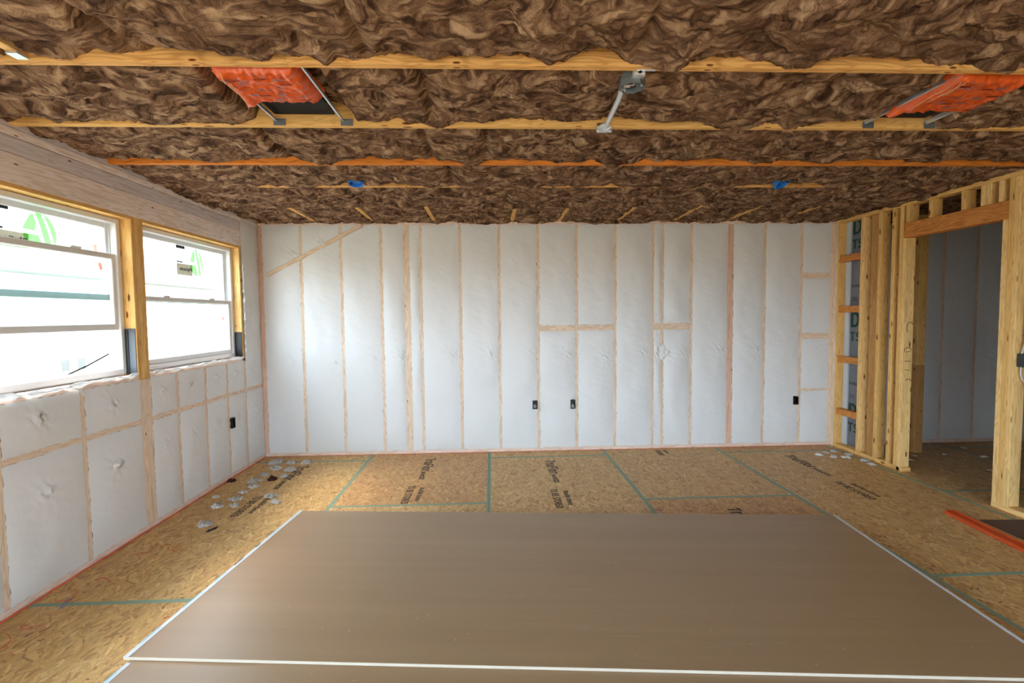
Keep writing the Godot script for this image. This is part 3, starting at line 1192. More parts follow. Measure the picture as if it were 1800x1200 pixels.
# ------------------------------------------------------------------ windows
func frame_bars(g: Geo, x0: float, x1: float, y0: float, y1: float, z0: float, z1: float, t: float, tb: float):
	g.box(Vector3((x0 + x1) * 0.5, (y0 + y1) * 0.5, z0 + t * 0.5), Vector3(x1 - x0, y1 - y0, t), 0.004)
	g.box(Vector3((x0 + x1) * 0.5, (y0 + y1) * 0.5, z1 - t * 0.5), Vector3(x1 - x0, y1 - y0, t), 0.004)
	g.box(Vector3((x0 + x1) * 0.5, y1 - t * 0.5, (z0 + z1) * 0.5), Vector3(x1 - x0, t, z1 - z0 - 2 * t + 0.002), 0.004)
	g.box(Vector3((x0 + x1) * 0.5, y0 + tb * 0.5, (z0 + z1) * 0.5), Vector3(x1 - x0, tb, z1 - z0 - 2 * t + 0.002), 0.004)

func sash(parent: Node, called: String, xc: float, y0: float, y1: float, z0: float, z1: float) -> MeshInstance3D:
	var g := Geo.new()
	frame_bars(g, xc - 0.014, xc + 0.014, y0, y1, z0, z1, 0.036, 0.042)
	var s := put(parent, called, g.mesh(), M["white_vinyl"])
	bx(s, "pane", Vector3(xc - 0.003, y0 + 0.036, z0 + 0.03), Vector3(xc + 0.003, y1 - 0.03, z1 - 0.03), M["clear_glass"], 0.0005)
	return s

func build_windows():
	var names := ["window_1", "window_2"]
	var labels := ["nearer white vinyl window with its lower sash raised partly open", "farther white vinyl window by the corner with both sashes shut"]
	for k in 2:
		var w := structure(names[k], labels[k], "window")
		var z0: float = OP[k][0] + 0.008
		var z1: float = OP[k][1] - 0.008
		var y0 := OY0 + 0.006
		var y1 := OY1 - 0.024
		var g := Geo.new()
		frame_bars(g, -0.155, -0.068, y0, y1, z0, z1, 0.034, 0.040)
		put(w, "frame", g.mesh(), M["white_vinyl"])
		# tracks in the jambs
		var tr := Geo.new()
		for zz in [z0 + 0.037, z1 - 0.037]:
			tr.box(Vector3(-0.112, (y0 + y1) * 0.5, zz), Vector3(0.008, y1 - y0 - 0.08, 0.010), 0.001)
		put(w, "sash_track", tr.mesh(), M["white_vinyl"])
		var zi0 := z0 + 0.030
		var zi1 := z1 - 0.030
		var us := sash(w, "upper_sash", -0.130, 1.575, y1 - 0.030, zi0, zi1)
		bx(us, "glass_tint_strip", Vector3(-0.1158, 1.577, zi0 + 0.01), Vector3(-0.1122, 1.614, zi1 - 0.01), M["tint_grey_green"], 0.001)  # added strip; its colour stands for the rail darkened and tinted through glass
		var up := 0.262 if k == 0 else 0.0
		var lo := sash(w, "lower_sash", -0.094, y0 + 0.034 + up, 1.618 + up, zi0, zi1)
		# locks and lift rail
		for f in [0.25, 0.75]:
			var lg := Geo.new()
			var zc := lerpf(zi0, zi1, f)
			lg.box(Vector3(-0.088, 1.618 + up + 0.006, zc), Vector3(0.022, 0.012, 0.075), 0.003)
			put(lo, "sash_lock", lg.mesh(), M["white_vinyl"])
		sticker(w, k)

func sticker(w: Node, k: int):
	# [z left (toward camera), z right, y bottom, y top]
	var r := [2.62, 2.19, 1.835, 2.055] if k == 0 else [1.125, 0.75, 1.805, 2.048]
	var zl: float = r[0]
	var zr: float = r[1]
	var x := -0.1262
	var sw := zl - zr
	var sh: float = r[3] - r[2]
	var sg := Geo.new()
	sg.sheet(Vector3.ZERO, Vector3(0, 0, -1), Vector3(0, 1, 0), PackedVector2Array([Vector2(0, 0), Vector2(sw, 0), Vector2(sw, sh), Vector2(0, sh)]))
	var s := put(w, "sticker", sg.mesh(), M["sticker_white"], Transform3D(Basis(), Vector3(x, r[2], zl)))
	s.set_meta("label", "white energy label with a round green emblem")
	var origin := Vector3(0.0006, 0, 0)
	var R := Vector3(0, 0, -1)
	var U := Vector3(0, 1, 0)
	# green round emblem cut by pale bands
	var cx := sw * 0.72
	var cy := sh * 0.48
	var ra := sw * 0.25
	var rb := sh * 0.50
	var bands := [[-1.0, -0.52, 0], [-0.40, 0.10, 1], [0.20, 0.95, 2]]
	var g := Geo.new()
	var pieces := [
		[[-0.98, 0.05], [-0.55, 0.78], [-0.35, 0.88], [-0.18, 0.45], [-0.30, 0.02]],
		[[-0.97, -0.15], [-0.10, -0.15], [0.12, -0.60], [0.15, -0.92], [-0.45, -0.85], [-0.80, -0.55]],
		[[-0.22, 0.96], [0.10, 0.98], [0.42, 0.25], [0.62, -0.45], [0.66, -0.74], [0.30, -0.94], [0.22, -0.40], [0.05, 0.20], [-0.10, 0.62]],
		[[0.24, 0.95], [0.55, 0.80], [0.86, 0.40], [0.98, -0.10], [0.92, -0.42], [0.80, -0.58], [0.72, -0.20], [0.55, 0.30], [0.40, 0.62]]]
	for p in pieces:
		var o := PackedVector2Array()
		for q in p:
			o.append(Vector2(cx + q[0] * ra, cy + q[1] * rb))
		g.sheet(origin, R, U, o)
	put(s, "emblem", g.mesh(), M["sticker_green"])
	var g2 := Geo.new()
	g2.box(origin + R * sw * 0.16 + U * sh * 0.93 + Vector3(0.0004, 0, 0), Vector3(0.0008, sh * 0.10, sw * 0.30), 0.0001)
	g2.box(origin + R * sw * 0.12 + U * sh * 0.44 + Vector3(0.0004, 0, 0), Vector3(0.0008, sh * 0.045, sw * 0.22), 0.0001)
	put(s, "black_bar", g2.mesh(), M["sticker_ink"])
	var g3 := Geo.new()
	g3.sheet(origin - Vector3(0.0003, 0, 0), R, U, PackedVector2Array([Vector2(sw * 0.01, sh * 0.01), Vector2(sw * 0.56, sh * 0.01), Vector2(sw * 0.56, sh * 0.39), Vector2(sw * 0.01, sh * 0.39)]))
	put(s, "cream_label", g3.mesh(), M["sticker_cream"])
	# lettering stuck on the outside, so it reads backwards from indoors
	print_text(s, "printed_lettering", "PlyGem", origin + R * sw * 0.32 + U * sh * 0.20 + Vector3(0.0022, 0, 0), -R, U, sw * 0.42, sh * 0.15, M["sticker_ink"])
	for i in 3:
		var g4 := Geo.new()
		g4.box(origin + R * sw * 0.22 + U * sh * (0.80 - i * 0.09) + Vector3(0.0004, 0, 0), Vector3(0.0006, sh * 0.012, sw * (0.34 - i * 0.05)), 0.0001)
		put(s, "printed_line", g4.mesh(), M["cement_grey"])
	# small pink tags on the glass
	var tags := [[Vector3(-0.088, 1.79, 1.945), 0.35], [Vector3(-0.125, 1.905, 1.93), 0.0]] if k == 0 else [[Vector3(-0.089, 1.45, 0.545), 0.2]]
	for t in tags:
		var tg := Geo.new()
		tg.box(Vector3.ZERO, Vector3(0.0008, 0.045 if k == 0 else 0.035, 0.026), 0.0002)
		put(w, "tag", tg.mesh(), M["sticker_pink"], Transform3D(Basis(Vector3(1, 0, 0), t[1]), t[0]))

# ------------------------------------------------------------------ partition on the right
func build_wall_right():
	var wl := structure("wall_right", "bare timber stud partition on the right with a doorway", "wall")
	var X0 := W
	var X1 := W + 0.089
	bx(wl, "bottom_plate", Vector3(X0, 0.0, 0.0), Vector3(X1, 0.038, 0.935), M["pine"], 0.003)
	bx(wl, "bottom_plate", Vector3(X0, 0.0, 1.735), Vector3(X1, 0.038, REAR), M["pine_pale"], 0.003)
	bx(wl, "top_plate", Vector3(X0, 2.388, 0.0), Vector3(X1, 2.424, REAR), M["pine"], 0.003)
	bx(wl, "film_edge", Vector3(X0 - 0.004, 0.0, 0.002), Vector3(X0 + 0.004, 2.40, 0.040), M["film_stud"], 0.002)
	# corner stud and ladder blocks
	bx(wl, "stud", Vector3(X0, 0.038, 0.03), Vector3(X1, 2.388, 0.068), M["pine"], 0.003)
	for y in [2.01, 1.48, 0.95, 0.39]:
		bx(wl, "ladder_block", Vector3(X0 + 0.002, y - 0.034, 0.068), Vector3(X1 - 0.03, y + 0.034, 0.365), M["fir_header"], 0.003)
	var zs := [[0.365, "pine_pale"], [0.590, "pine"], [0.749, "pine"], [0.835, "pine"]]
	for s in zs:
		bx(wl, "stud", Vector3(X0, 0.038, s[0]), Vector3(X1, 2.388, s[0] + 0.038), M[s[1]], 0.003)
	# extra blocking standing flat behind the first studs
	bx(wl, "stud", Vector3(X1 - 0.038, 0.038, 0.44), Vector3(X1 + 0.002, 2.388, 0.53), M["pine_brown"], 0.003)
	bx(wl, "jack_stud", Vector3(X0, 0.0, 0.874), Vector3(X1, 2.103, 0.912), M["pine_pale"], 0.003)
	# near side of the doorway
	bx(wl, "jack_stud", Vector3(X0, 0.038, 1.738), Vector3(X1, 2.103, 1.776), M["pine_pale"], 0.003)
	bx(wl, "stud", Vector3(X0, 0.038, 1.777), Vector3(X1, 2.388, 1.815), M["pine"], 0.003)
	bx(wl, "stud", Vector3(X0 + 0.001, 0.038, 1.816), Vector3(X1, 2.388, 1.854), M["pine_pale"], 0.003)
	bx(wl, "header", Vector3(X0 + 0.001, 2.105, 0.875), Vector3(X1 - 0.001, 2.235, 1.776), M["fir_header"], 0.003)
	for z in [[0.90, 0.938], [1.126, 1.164], [1.414, 1.452], [1.568, 1.606], [1.61, 1.648], [1.70, 1.738]]:
		bx(wl, "cripple_stud", Vector3(X0, 2.236, z[0]), Vector3(X1, 2.388, z[1]), M["pine" if z[0] < 1.5 else "pine_pale"], 0.003)
	# handwriting on the jack stud's face
	var g := Geo.new()
	var zf := 0.9125
	var arc := []
	for i in 13:
		var a := 0.6 + PI * 1.05 * i / 12.0
		arc.append(Vector3(X0 + 0.058 + 0.030 * cos(a), 1.30 + 0.055 * sin(a), zf))
	g.tube(arc, 0.0026, 5)
	arc = []
	for i in 11:
		var a := 0.1 + PI * 1.1 * i / 10.0
		arc.append(Vector3(X0 + 0.045 + 0.032 * cos(a), 1.10 + 0.026 * sin(a), zf))
	g.tube(arc, 0.0026, 5)
	g.tube([Vector3(X0 + 0.02, 1.085, zf), Vector3(X0 + 0.074, 1.092, zf)], 0.0022, 5)
	g.tube([Vector3(X0 + 0.02, 1.005, zf), Vector3(X0 + 0.05, 1.0, zf), Vector3(X0 + 0.07, 1.004, zf)], 0.0026, 5)
	g.tube([Vector3(X0 + 0.02, 0.925, zf), Vector3(X0 + 0.06, 0.922, zf)], 0.0024, 5)
	arc = []
	for i in 8:
		var a := 0.5 + 2.0 * i / 7.0
		arc.append(Vector3(X0 + 0.055 + 0.030 * cos(a), 0.81 + 0.030 * sin(a), zf))
	g.tube(arc, 0.0026, 5)
	put(wl, "pencil_mark", g.mesh(), M["pencil"])
	# printed board on the far side of the corner bay
	var bd := bx(wl, "sheathing_board", Vector3(X1 + 0.002, 0.038, 0.112), Vector3(X1 + 0.016, 2.388, 0.42), M["wrap_grey"], 0.002)
	bd.set_meta("label", "grey printed board closing the corner bay")
	bx(wl, "insulation_strip", Vector3(X1 - 0.02, 0.038, 0.070), Vector3(X1 + 0.001, 2.388, 0.135), M["wrap_white"], 0.003)
	var bc := bd.position
	var R := Vector3(0, 0, 1)
	var U := Vector3(0, 1, 0)
	var xo := X1 + 0.0015
	for y in [2.33, 1.37, 0.41]:
		print_text(bd, "printed_lettering", "D", Vector3(xo, y, 0.20) - bc, R, U, 0.115, 0.16, M["wrap_green"])
		print_text(bd, "printed_lettering", "TS", Vector3(xo, y - 0.175, 0.205) - bc, R, U, 0.145, 0.095, M["wrap_green"])
	for y in [1.72, 0.70]:
		print_text(bd, "printed_lettering", "FOUR", Vector3(xo, y, 0.215) - bc, R, U, 0.14, 0.030, M["black_ink"])
		print_text(bd, "printed_lettering", "25)", Vector3(xo, y - 0.14, 0.18) - bc, R, U, 0.07, 0.045, M["black_ink"], false)
	# partition carries on behind the camera
	var z := 2.16
	while z < REAR:
		bx(wl, "stud", Vector3(X0, 0.038, z), Vector3(X1, 2.388, z + 0.038), M["pine"], 0.003)
		z += 0.4064
	bx(wl, "sheathing", Vector3(X1 + 0.001, 0.0, 2.6), Vector3(X1 + 0.02, 2.45, REAR), M["sheathing"])

func build_rest_of_house():
	var a := structure("wall_rear", "plain wall behind the camera", "wall")
	bx(a, "wall_panel", Vector3(-0.16, -0.1, REAR), Vector3(RX0, 2.66, REAR + 0.12), M["sheathing"])
	bx(a, "wall_panel", Vector3(RX1, -0.1, REAR), Vector3(10.16, 2.66, REAR + 0.12), M["sheathing"])
	bx(a, "wall_panel", Vector3(RX0, 2.13, REAR), Vector3(RX1, 2.66, REAR + 0.12), M["sheathing"])
	bx(a, "wall_panel", Vector3(RX0, -0.1, REAR), Vector3(RX1, RY0, REAR + 0.12), M["sheathing"])
	var d1 := structure("door_1", "unseen glazed patio door added for fill light, left wall behind the camera", "door")
	var d2 := structure("window_3", "unseen wide window added for fill light, rear wall behind the camera", "window")
	var f := Geo.new()
	frame_bars(f, -0.15, -0.08, DY0, OY1, DZ0, DZ1, 0.06, 0.06)
	f.box(Vector3(-0.115, (DY0 + OY1) * 0.5, (DZ0 + DZ1) * 0.5), Vector3(0.06, OY1 - DY0, 0.08), 0.004)
	put(d1, "frame", f.mesh(), M["white_vinyl"])
	bx(d1, "pane", Vector3(-0.118, DY0 + 0.05, DZ0 + 0.05), Vector3(-0.112, OY1 - 0.05, DZ1 - 0.05), M["clear_glass"], 0.0005)
	var fx := Geo.new()
	frame_bars(fx, -0.035, 0.035, RY0, 2.13, -RX1, -RX0, 0.06, 0.06)
	put(d2, "frame", fx.mesh(), M["white_vinyl"], Transform3D(Basis(Vector3.UP, -PI / 2), Vector3(0, 0, REAR + 0.06)))
	bx(d2, "pane", Vector3(RX0 + 0.05, RY0 + 0.05, REAR + 0.057), Vector3(RX1 - 0.05, 2.08, REAR + 0.063), M["clear_glass"], 0.0005)
	var b := structure("wall_far_right", "insulated end wall of the next room", "wall")
	bx(b, "wall_panel", Vector3(10.0, -0.1, -0.16), Vector3(10.16, 2.66, REAR + 0.12), M["plain_white_wall"])
	# a post standing in the next room
	var p := thing("timber_post", "dark timber post standing in the next room behind the doorway jamb", "post", Vector3(6.74, 0, 0.32))
	bx(p, "upper_board", Vector3(-0.05, 0.90, -0.045), Vector3(0.039, 2.42, 0.045), M["pine"], 0.003)
	bx(p, "lower_board", Vector3(-0.05, 0.0, -0.045), Vector3(0.039, 0.898, 0.045), M["pine_brown"], 0.003)

func build_outside():
	var g := structure("ground", "pale bare soil outside the windows", "ground")
	bx(g, "soil", Vector3(-60, -0.9, -60), Vector3(-0.2, -0.6, 60), M["soil"])
	var h := thing("neighbor_house", "pale sided house across the yard seen through the open window", "house", Vector3(-9.0, -0.6, -9.0))
	bx(h, "wall", Vector3(-7.0, 0.0, -6.0), Vector3(-0.03, 3.2, 6.0), M["siding"], 0.01)
	for i in 17:
		var s := Geo.new()
		s.box(Vector3(-0.012, 0.10 + i * 0.18, 0.0), Vector3(0.03, 0.174, 12.0), 0.006, Vector2.ZERO, Basis(Vector3(0, 0, 1), 0.09))
		put(h, "siding_board", s.mesh(), M["siding"])
	var rf := Geo.new()
	rf.prism(Vector3(-7.4, 3.2, -6.4), Vector3(0, 0, 0) + Vector3(1, 0, 0), Vector3(0, 1, 0), PackedVector2Array([Vector2(0, 0), Vector2(7.9, 0), Vector2(3.95, 2.0)]), 12.8)
	put(h, "roof", rf.mesh(), M["roofing"])
	for z in [0.64, 0.12]:
		var w := bx(h, "window", Vector3(0.0, 0.66, z - 0.16), Vector3(0.03, 1.02, z + 0.16), M["siding"], 0.005)
		bx(w, "pane", Vector3(0.012, -0.15, -0.13), Vector3(0.02, 0.15, 0.13), M["siding_window"], 0.002)
	var st := thing("timber_stake", "rough timber stake outside holding the cable by the windows", "stake", Vector3(-0.82, -0.6, 0.55))
	bx(st, "stake_body", Vector3(-0.02, -0.1, -0.02), Vector3(0.014, 1.92, 0.02), M["pine_brown"])
	var c := Geo.new()
	c.tube([Vector3(-0.80, 1.29, 0.55), Vector3(-0.80, 1.185, 0.92), Vector3(-0.80, 1.09, 1.20), Vector3(-0.80, 1.01, 1.50), Vector3(-0.80, 0.80, 2.3), Vector3(-0.80, 0.2, 4.4), Vector3(-0.80, -0.6, 7.2)], 0.006, 6)
	tag(put(self, "cable", c.mesh(), M["cable_brown"]), "thin brown cable slanting up just outside the open window", "cable")

# ------------------------------------------------------------------ drywall
func drywall_sheet(called: String, label: String, at: Vector3, L: float, D: float, th: float, group := "drywall sheets stacked on the floor") -> Node3D:
	var o := thing(called, label, "drywall", at, group)
	o.rotation.y = -0.0880
	var g := Geo.new()
	g.box(Vector3(L * 0.5, -th * 0.5, D * 0.5), Vector3(L, th - 0.0008, D), 0.0015)
	put(o, "gypsum_core", g.mesh(), M["gypsum_white"])
	var f := Geo.new()
	f.box(Vector3(L * 0.5, -0.0004, D * 0.5), Vector3(L - 0.003, 0.0005, D - 0.005), 0.0002)
	for i in f.uv.size():
		f.uv[i] = Vector2(f.v[i].x / L, f.v[i].z / D)
	put(o, "face_paper", f.mesh(), M["drywall_paper"])
	return o

func end_tape(o: Node3D, x0: float, x1: float, D0: float, D: float, sd: int):
	var r := RandomNumberGenerator.new()
	r.seed = sd
	var g := Geo.new()
	g.box(Vector3((x0 + x1) * 0.5, 0.0004, (D0 + D) * 0.5), Vector3(x1 - x0, 0.0018, D - D0), 0.0003)
	var t := put(o, "end_tape", g.mesh(), M["end_tape"])
	var z := D0 + 0.05
	while z < D - 0.12 and sd % 2 == 1:
		var l := r.randf_range(0.04, 0.16)
		var b := Geo.new()
		var dark := r.randf() < 0.35
		b.box(Vector3(x0 + 0.003, 0.0016, z + l * 0.5), Vector3(0.006, 0.0012, l), 0.0002)
		put(t, "printed_dash", b.mesh(), M["flashing_grey" if dark else "tape_blue"])
		z += l + r.randf_range(0.04, 0.14)

func build_drywall():
	var th := 0.0127
	var FL := Vector3(1.005, 0.0, 1.707)
	var u := Vector3(cos(0.0880), 0, sin(0.0880))
	var w := Vector3(-sin(0.0880), 0, cos(0.0880))
	# supporting sheets, then the near sheet one layer down, then the top sheet
	for i in 6:
		var y := th * (i + 1)
		var off := 0.44 if i == 5 else 0.30 + 0.03 * (i % 3)
		var ux := 0.027 if i == 5 else 0.035 + 0.004 * (i % 2)
		var lab := "brown drywall sheet nearest the camera, one layer below the top sheet" if i == 5 else "drywall sheet hidden in the stack, %s from the floor" % ["lowest, first", "second", "third", "fourth", "fifth"][mini(i, 4)]
		var s := drywall_sheet("drywall_sheet", lab, FL + u * ux + w * off + Vector3(0, y, 0), 3.655, 1.50 + (0.35 if i == 5 else 0.0), th)
		if i == 5:
			end_tape(s, 0.0, 0.020, 1.075, 1.85, 5)
			end_tape(s, 3.635, 3.655, 1.075, 1.85, 6)
	var top := drywall_sheet("drywall_sheet", "large brown drywall sheet lying on top of the stack", FL + Vector3(0, th * 7, 0), 3.68, 1.500, th)
	end_tape(top, 0.0, 0.022, 0.0, 1.50, 7)
	end_tape(top, 3.664, 3.68, 0.0, 1.50, 8)

# ------------------------------------------------------------------ ceiling fittings
func build_ceiling_boxes():
	orange_fixture("ceiling box wrapped in orange printed film between joists near the windows", [Vector2(1.275, 3.15), Vector2(1.615, 3.165), Vector2(1.64, 2.87), Vector2(1.275, 2.845)], 1.30, 1.635, 3)
	orange_fixture("ceiling box wrapped in orange film at the right above the partition", [Vector2(4.35, 3.16), Vector2(4.70, 3.13), Vector2(4.735, 2.80), Vector2(4.37, 2.80)], 4.365, 4.70, 8)
	# metal octagon box on a bar hanger
	var o := thing("junction_box", "grey metal octagonal junction box on a bar between ceiling joists", "junction box", Vector3(2.975, JY - 0.018, 3.105))
	var out := PackedVector2Array()
	for i in 8:
		var a := TAU * (i + 0.5) / 8
		out.append(Vector2(cos(a), sin(a)) * 0.052)
	var g := Geo.new()
	g.prism(Vector3(0, 0.008, 0), Vector3(1, 0, 0), Vector3(0, 0, 1) * -1.0, out, 0.042)
	put(o, "box_body", g.mesh(), M["zinc_dull"])
	var rim := Geo.new()
	for i in 8:
		var a0 := TAU * (i + 0.5) / 8
		var a1 := TAU * (i + 1.5) / 8
		var p := Vector3(cos(a0), 0, sin(a0)) * 0.052
		var q := Vector3(cos(a1), 0, sin(a1)) * 0.052
		var d := (q - p).normalized()
		rim.box((p + q) * 0.5 + Vector3(0, -0.004, 0), Vector3((q - p).length() + 0.002, 0.026, 0.004), 0.0008, Vector2.ZERO, Basis(d, Vector3.UP, d.cross(Vector3.UP)))
	put(o, "box_rim", rim.mesh(), M["zinc_dull"])
	var cv := Geo.new()
	cv.box(Vector3(0.0, 0.004, 0.0), Vector3(0.082, 0.006, 0.082), 0.002)
	put(o, "box_back", cv.mesh(), M["zinc_dull"])
	for p in [Vector3(-0.036, -0.016, -0.026), Vector3(0.036, -0.016, 0.018), Vector3(-0.02, -0.014, -0.036)]:
		var s := Geo.new()
		s.tube([p, p + Vector3(0, 0.014, 0)], 0.0045, 8)
		put(o, "screw", s.mesh(), M["galvanised"])
	var w := Geo.new()
	var wp := []
	for i in 24:
		var t := i / 23.0
		wp.append(Vector3(-0.012 + 0.020 * cos(t * 8.0), -0.004 - 0.006 * sin(t * 5.0), -0.008 + 0.014 * sin(t * 8.0) + t * 0.012))
	w.tube(wp, 0.0026, 6)
	put(o, "wire", w.mesh(), M["wire_white"])
	var w2 := Geo.new()
	w2.tube([Vector3(-0.014, -0.003, 0.004), Vector3(0.004, -0.008, -0.008), Vector3(0.018, -0.004, -0.014)], 0.003, 6)
	put(o, "wire", w2.mesh(), M["wire_red"])
	# connector, strap and hanger bar
	var c := Geo.new()
	c.box(Vector3(0.012, 0.016, 0.055), Vector3(0.05, 0.030, 0.03), 0.004)
	put(o, "connector", c.mesh(), M["galvanised"])
	var cab := Geo.new()
	cab.tube([Vector3(0.014, 0.016, 0.06), Vector3(0.012, 0.022, 0.078), Vector3(0.010, 0.05, 0.086)], 0.010, 8)
	put(o, "black_cable", cab.mesh(), M["black_plastic"])
	var strap := Geo.new()
	strap.box(Vector3(0.035, 0.017, 0.083), Vector3(0.075, 0.003, 0.014), 0.0008)
	put(o, "hanger_tab", strap.mesh(), M["galvanised"])
	var bar := Geo.new()
	bar.tube([Vector3(-0.030, 0.002, -0.03), Vector3(-0.018, 0.001, -0.14), Vector3(-0.008, 0.0, -0.36), Vector3(0.0, -0.001, -0.46)], 0.0125, 12)
	put(o, "hanger_bar", bar.mesh(), M["galvanised"])
	var ft := Geo.new()
	ft.prism(Vector3(0.0, 0.022, -0.511), Vector3(1, 0, 0), Vector3(0, 1, 0), PackedVector2Array([Vector2(-0.040, -0.035), Vector2(0.040, -0.035), Vector2(0.040, -0.010), Vector2(0.014, 0.012), Vector2(-0.014, 0.012), Vector2(-0.040, -0.010)]), 0.004)
	ft.prism(Vector3(0.0, 0.010, -0.455), Vector3(1, 0, 0), Vector3(0, 0, -1), PackedVector2Array([Vector2(-0.014, 0.0), Vector2(0.014, 0.0), Vector2(0.036, 0.052), Vector2(-0.036, 0.052)]), 0.004)
	put(o, "hanger_foot", ft.mesh(), M["galvanised"])
	for sx in [-0.030, 0.030]:
		var s := Geo.new()
		s.tube([Vector3(sx, -0.002, -0.507), Vector3(sx, -0.002, -0.498)], 0.006, 8)
		put(o, "screw", s.mesh(), M["galvanised"])
	# blue round boxes nailed to a joist
	for k in 2:
		var bl := thing("ceiling_box", ["round blue plastic ceiling box nailed to a joist on the left", "blue plastic ceiling box half covered by batts toward the partition"][k], "electrical box", [Vector3(1.40, JY + 0.026, 1.475), Vector3(4.585, JY + 0.024, 1.478)][k], "blue ceiling boxes")
		bl.rotation = Vector3([-0.16, -0.5][k], 0.0, [0.05, 0.30][k])
		var ring := Geo.new()
		var n := 24
		for i in n:
			var a := TAU * i / n
			var b := TAU * (i + 1) / n
			var p0 := Vector3(cos(a), 0, sin(a))
			var p1 := Vector3(cos(b), 0, sin(b))
			var m := (p0 + p1) * 0.5
			ring.quad(p0 * 0.057 + Vector3(0, -0.030, 0), p1 * 0.057 + Vector3(0, -0.030, 0), p1 * 0.054 + Vector3(0, 0.03, 0), p0 * 0.054 + Vector3(0, 0.03, 0), m)
			ring.quad(p0 * 0.057 + Vector3(0, -0.030, 0), p1 * 0.057 + Vector3(0, -0.030, 0), p1 * 0.052 + Vector3(0, -0.030, 0), p0 * 0.052 + Vector3(0, -0.030, 0), Vector3(0, -1, 0))
			ring.quad(p0 * 0.052 + Vector3(0, -0.030, 0), p1 * 0.052 + Vector3(0, -0.030, 0), p1 * 0.049 + Vector3(0, -0.012, 0), p0 * 0.049 + Vector3(0, -0.012, 0), -m)
			ring.tri(Vector3(0, -0.012, 0), p0 * 0.049 + Vector3(0, -0.012, 0), p1 * 0.049 + Vector3(0, -0.012, 0), Vector3(0, -1, 0))
			ring.tri(Vector3(0, 0.03, 0), p0 * 0.054 + Vector3(0, 0.03, 0), p1 * 0.054 + Vector3(0, 0.03, 0), Vector3(0, 1, 0))
		put(bl, "box_body", ring.mesh(), M["blue_plastic"])
		for sx in [-1.0, 1.0]:
			var ear := Geo.new()
			ear.box(Vector3(sx * 0.040, -0.024, 0.0), Vector3(0.014, 0.014, 0.020), 0.003)
			put(bl, "screw_boss", ear.mesh(), M["blue_plastic_dark"])
		var br := Geo.new()
		br.box(Vector3(0, 0.0, -0.062), Vector3(0.05, 0.04, 0.016), 0.003)
		put(bl, "nail_bracket", br.mesh(), M["blue_plastic"])
		var nl := Geo.new()
		nl.tube([Vector3(0.042, -0.026, 0.02), Vector3(0.05, -0.030, -0.06)], 0.002, 6)
		put(bl, "nail", nl.mesh(), M["galvanised"])

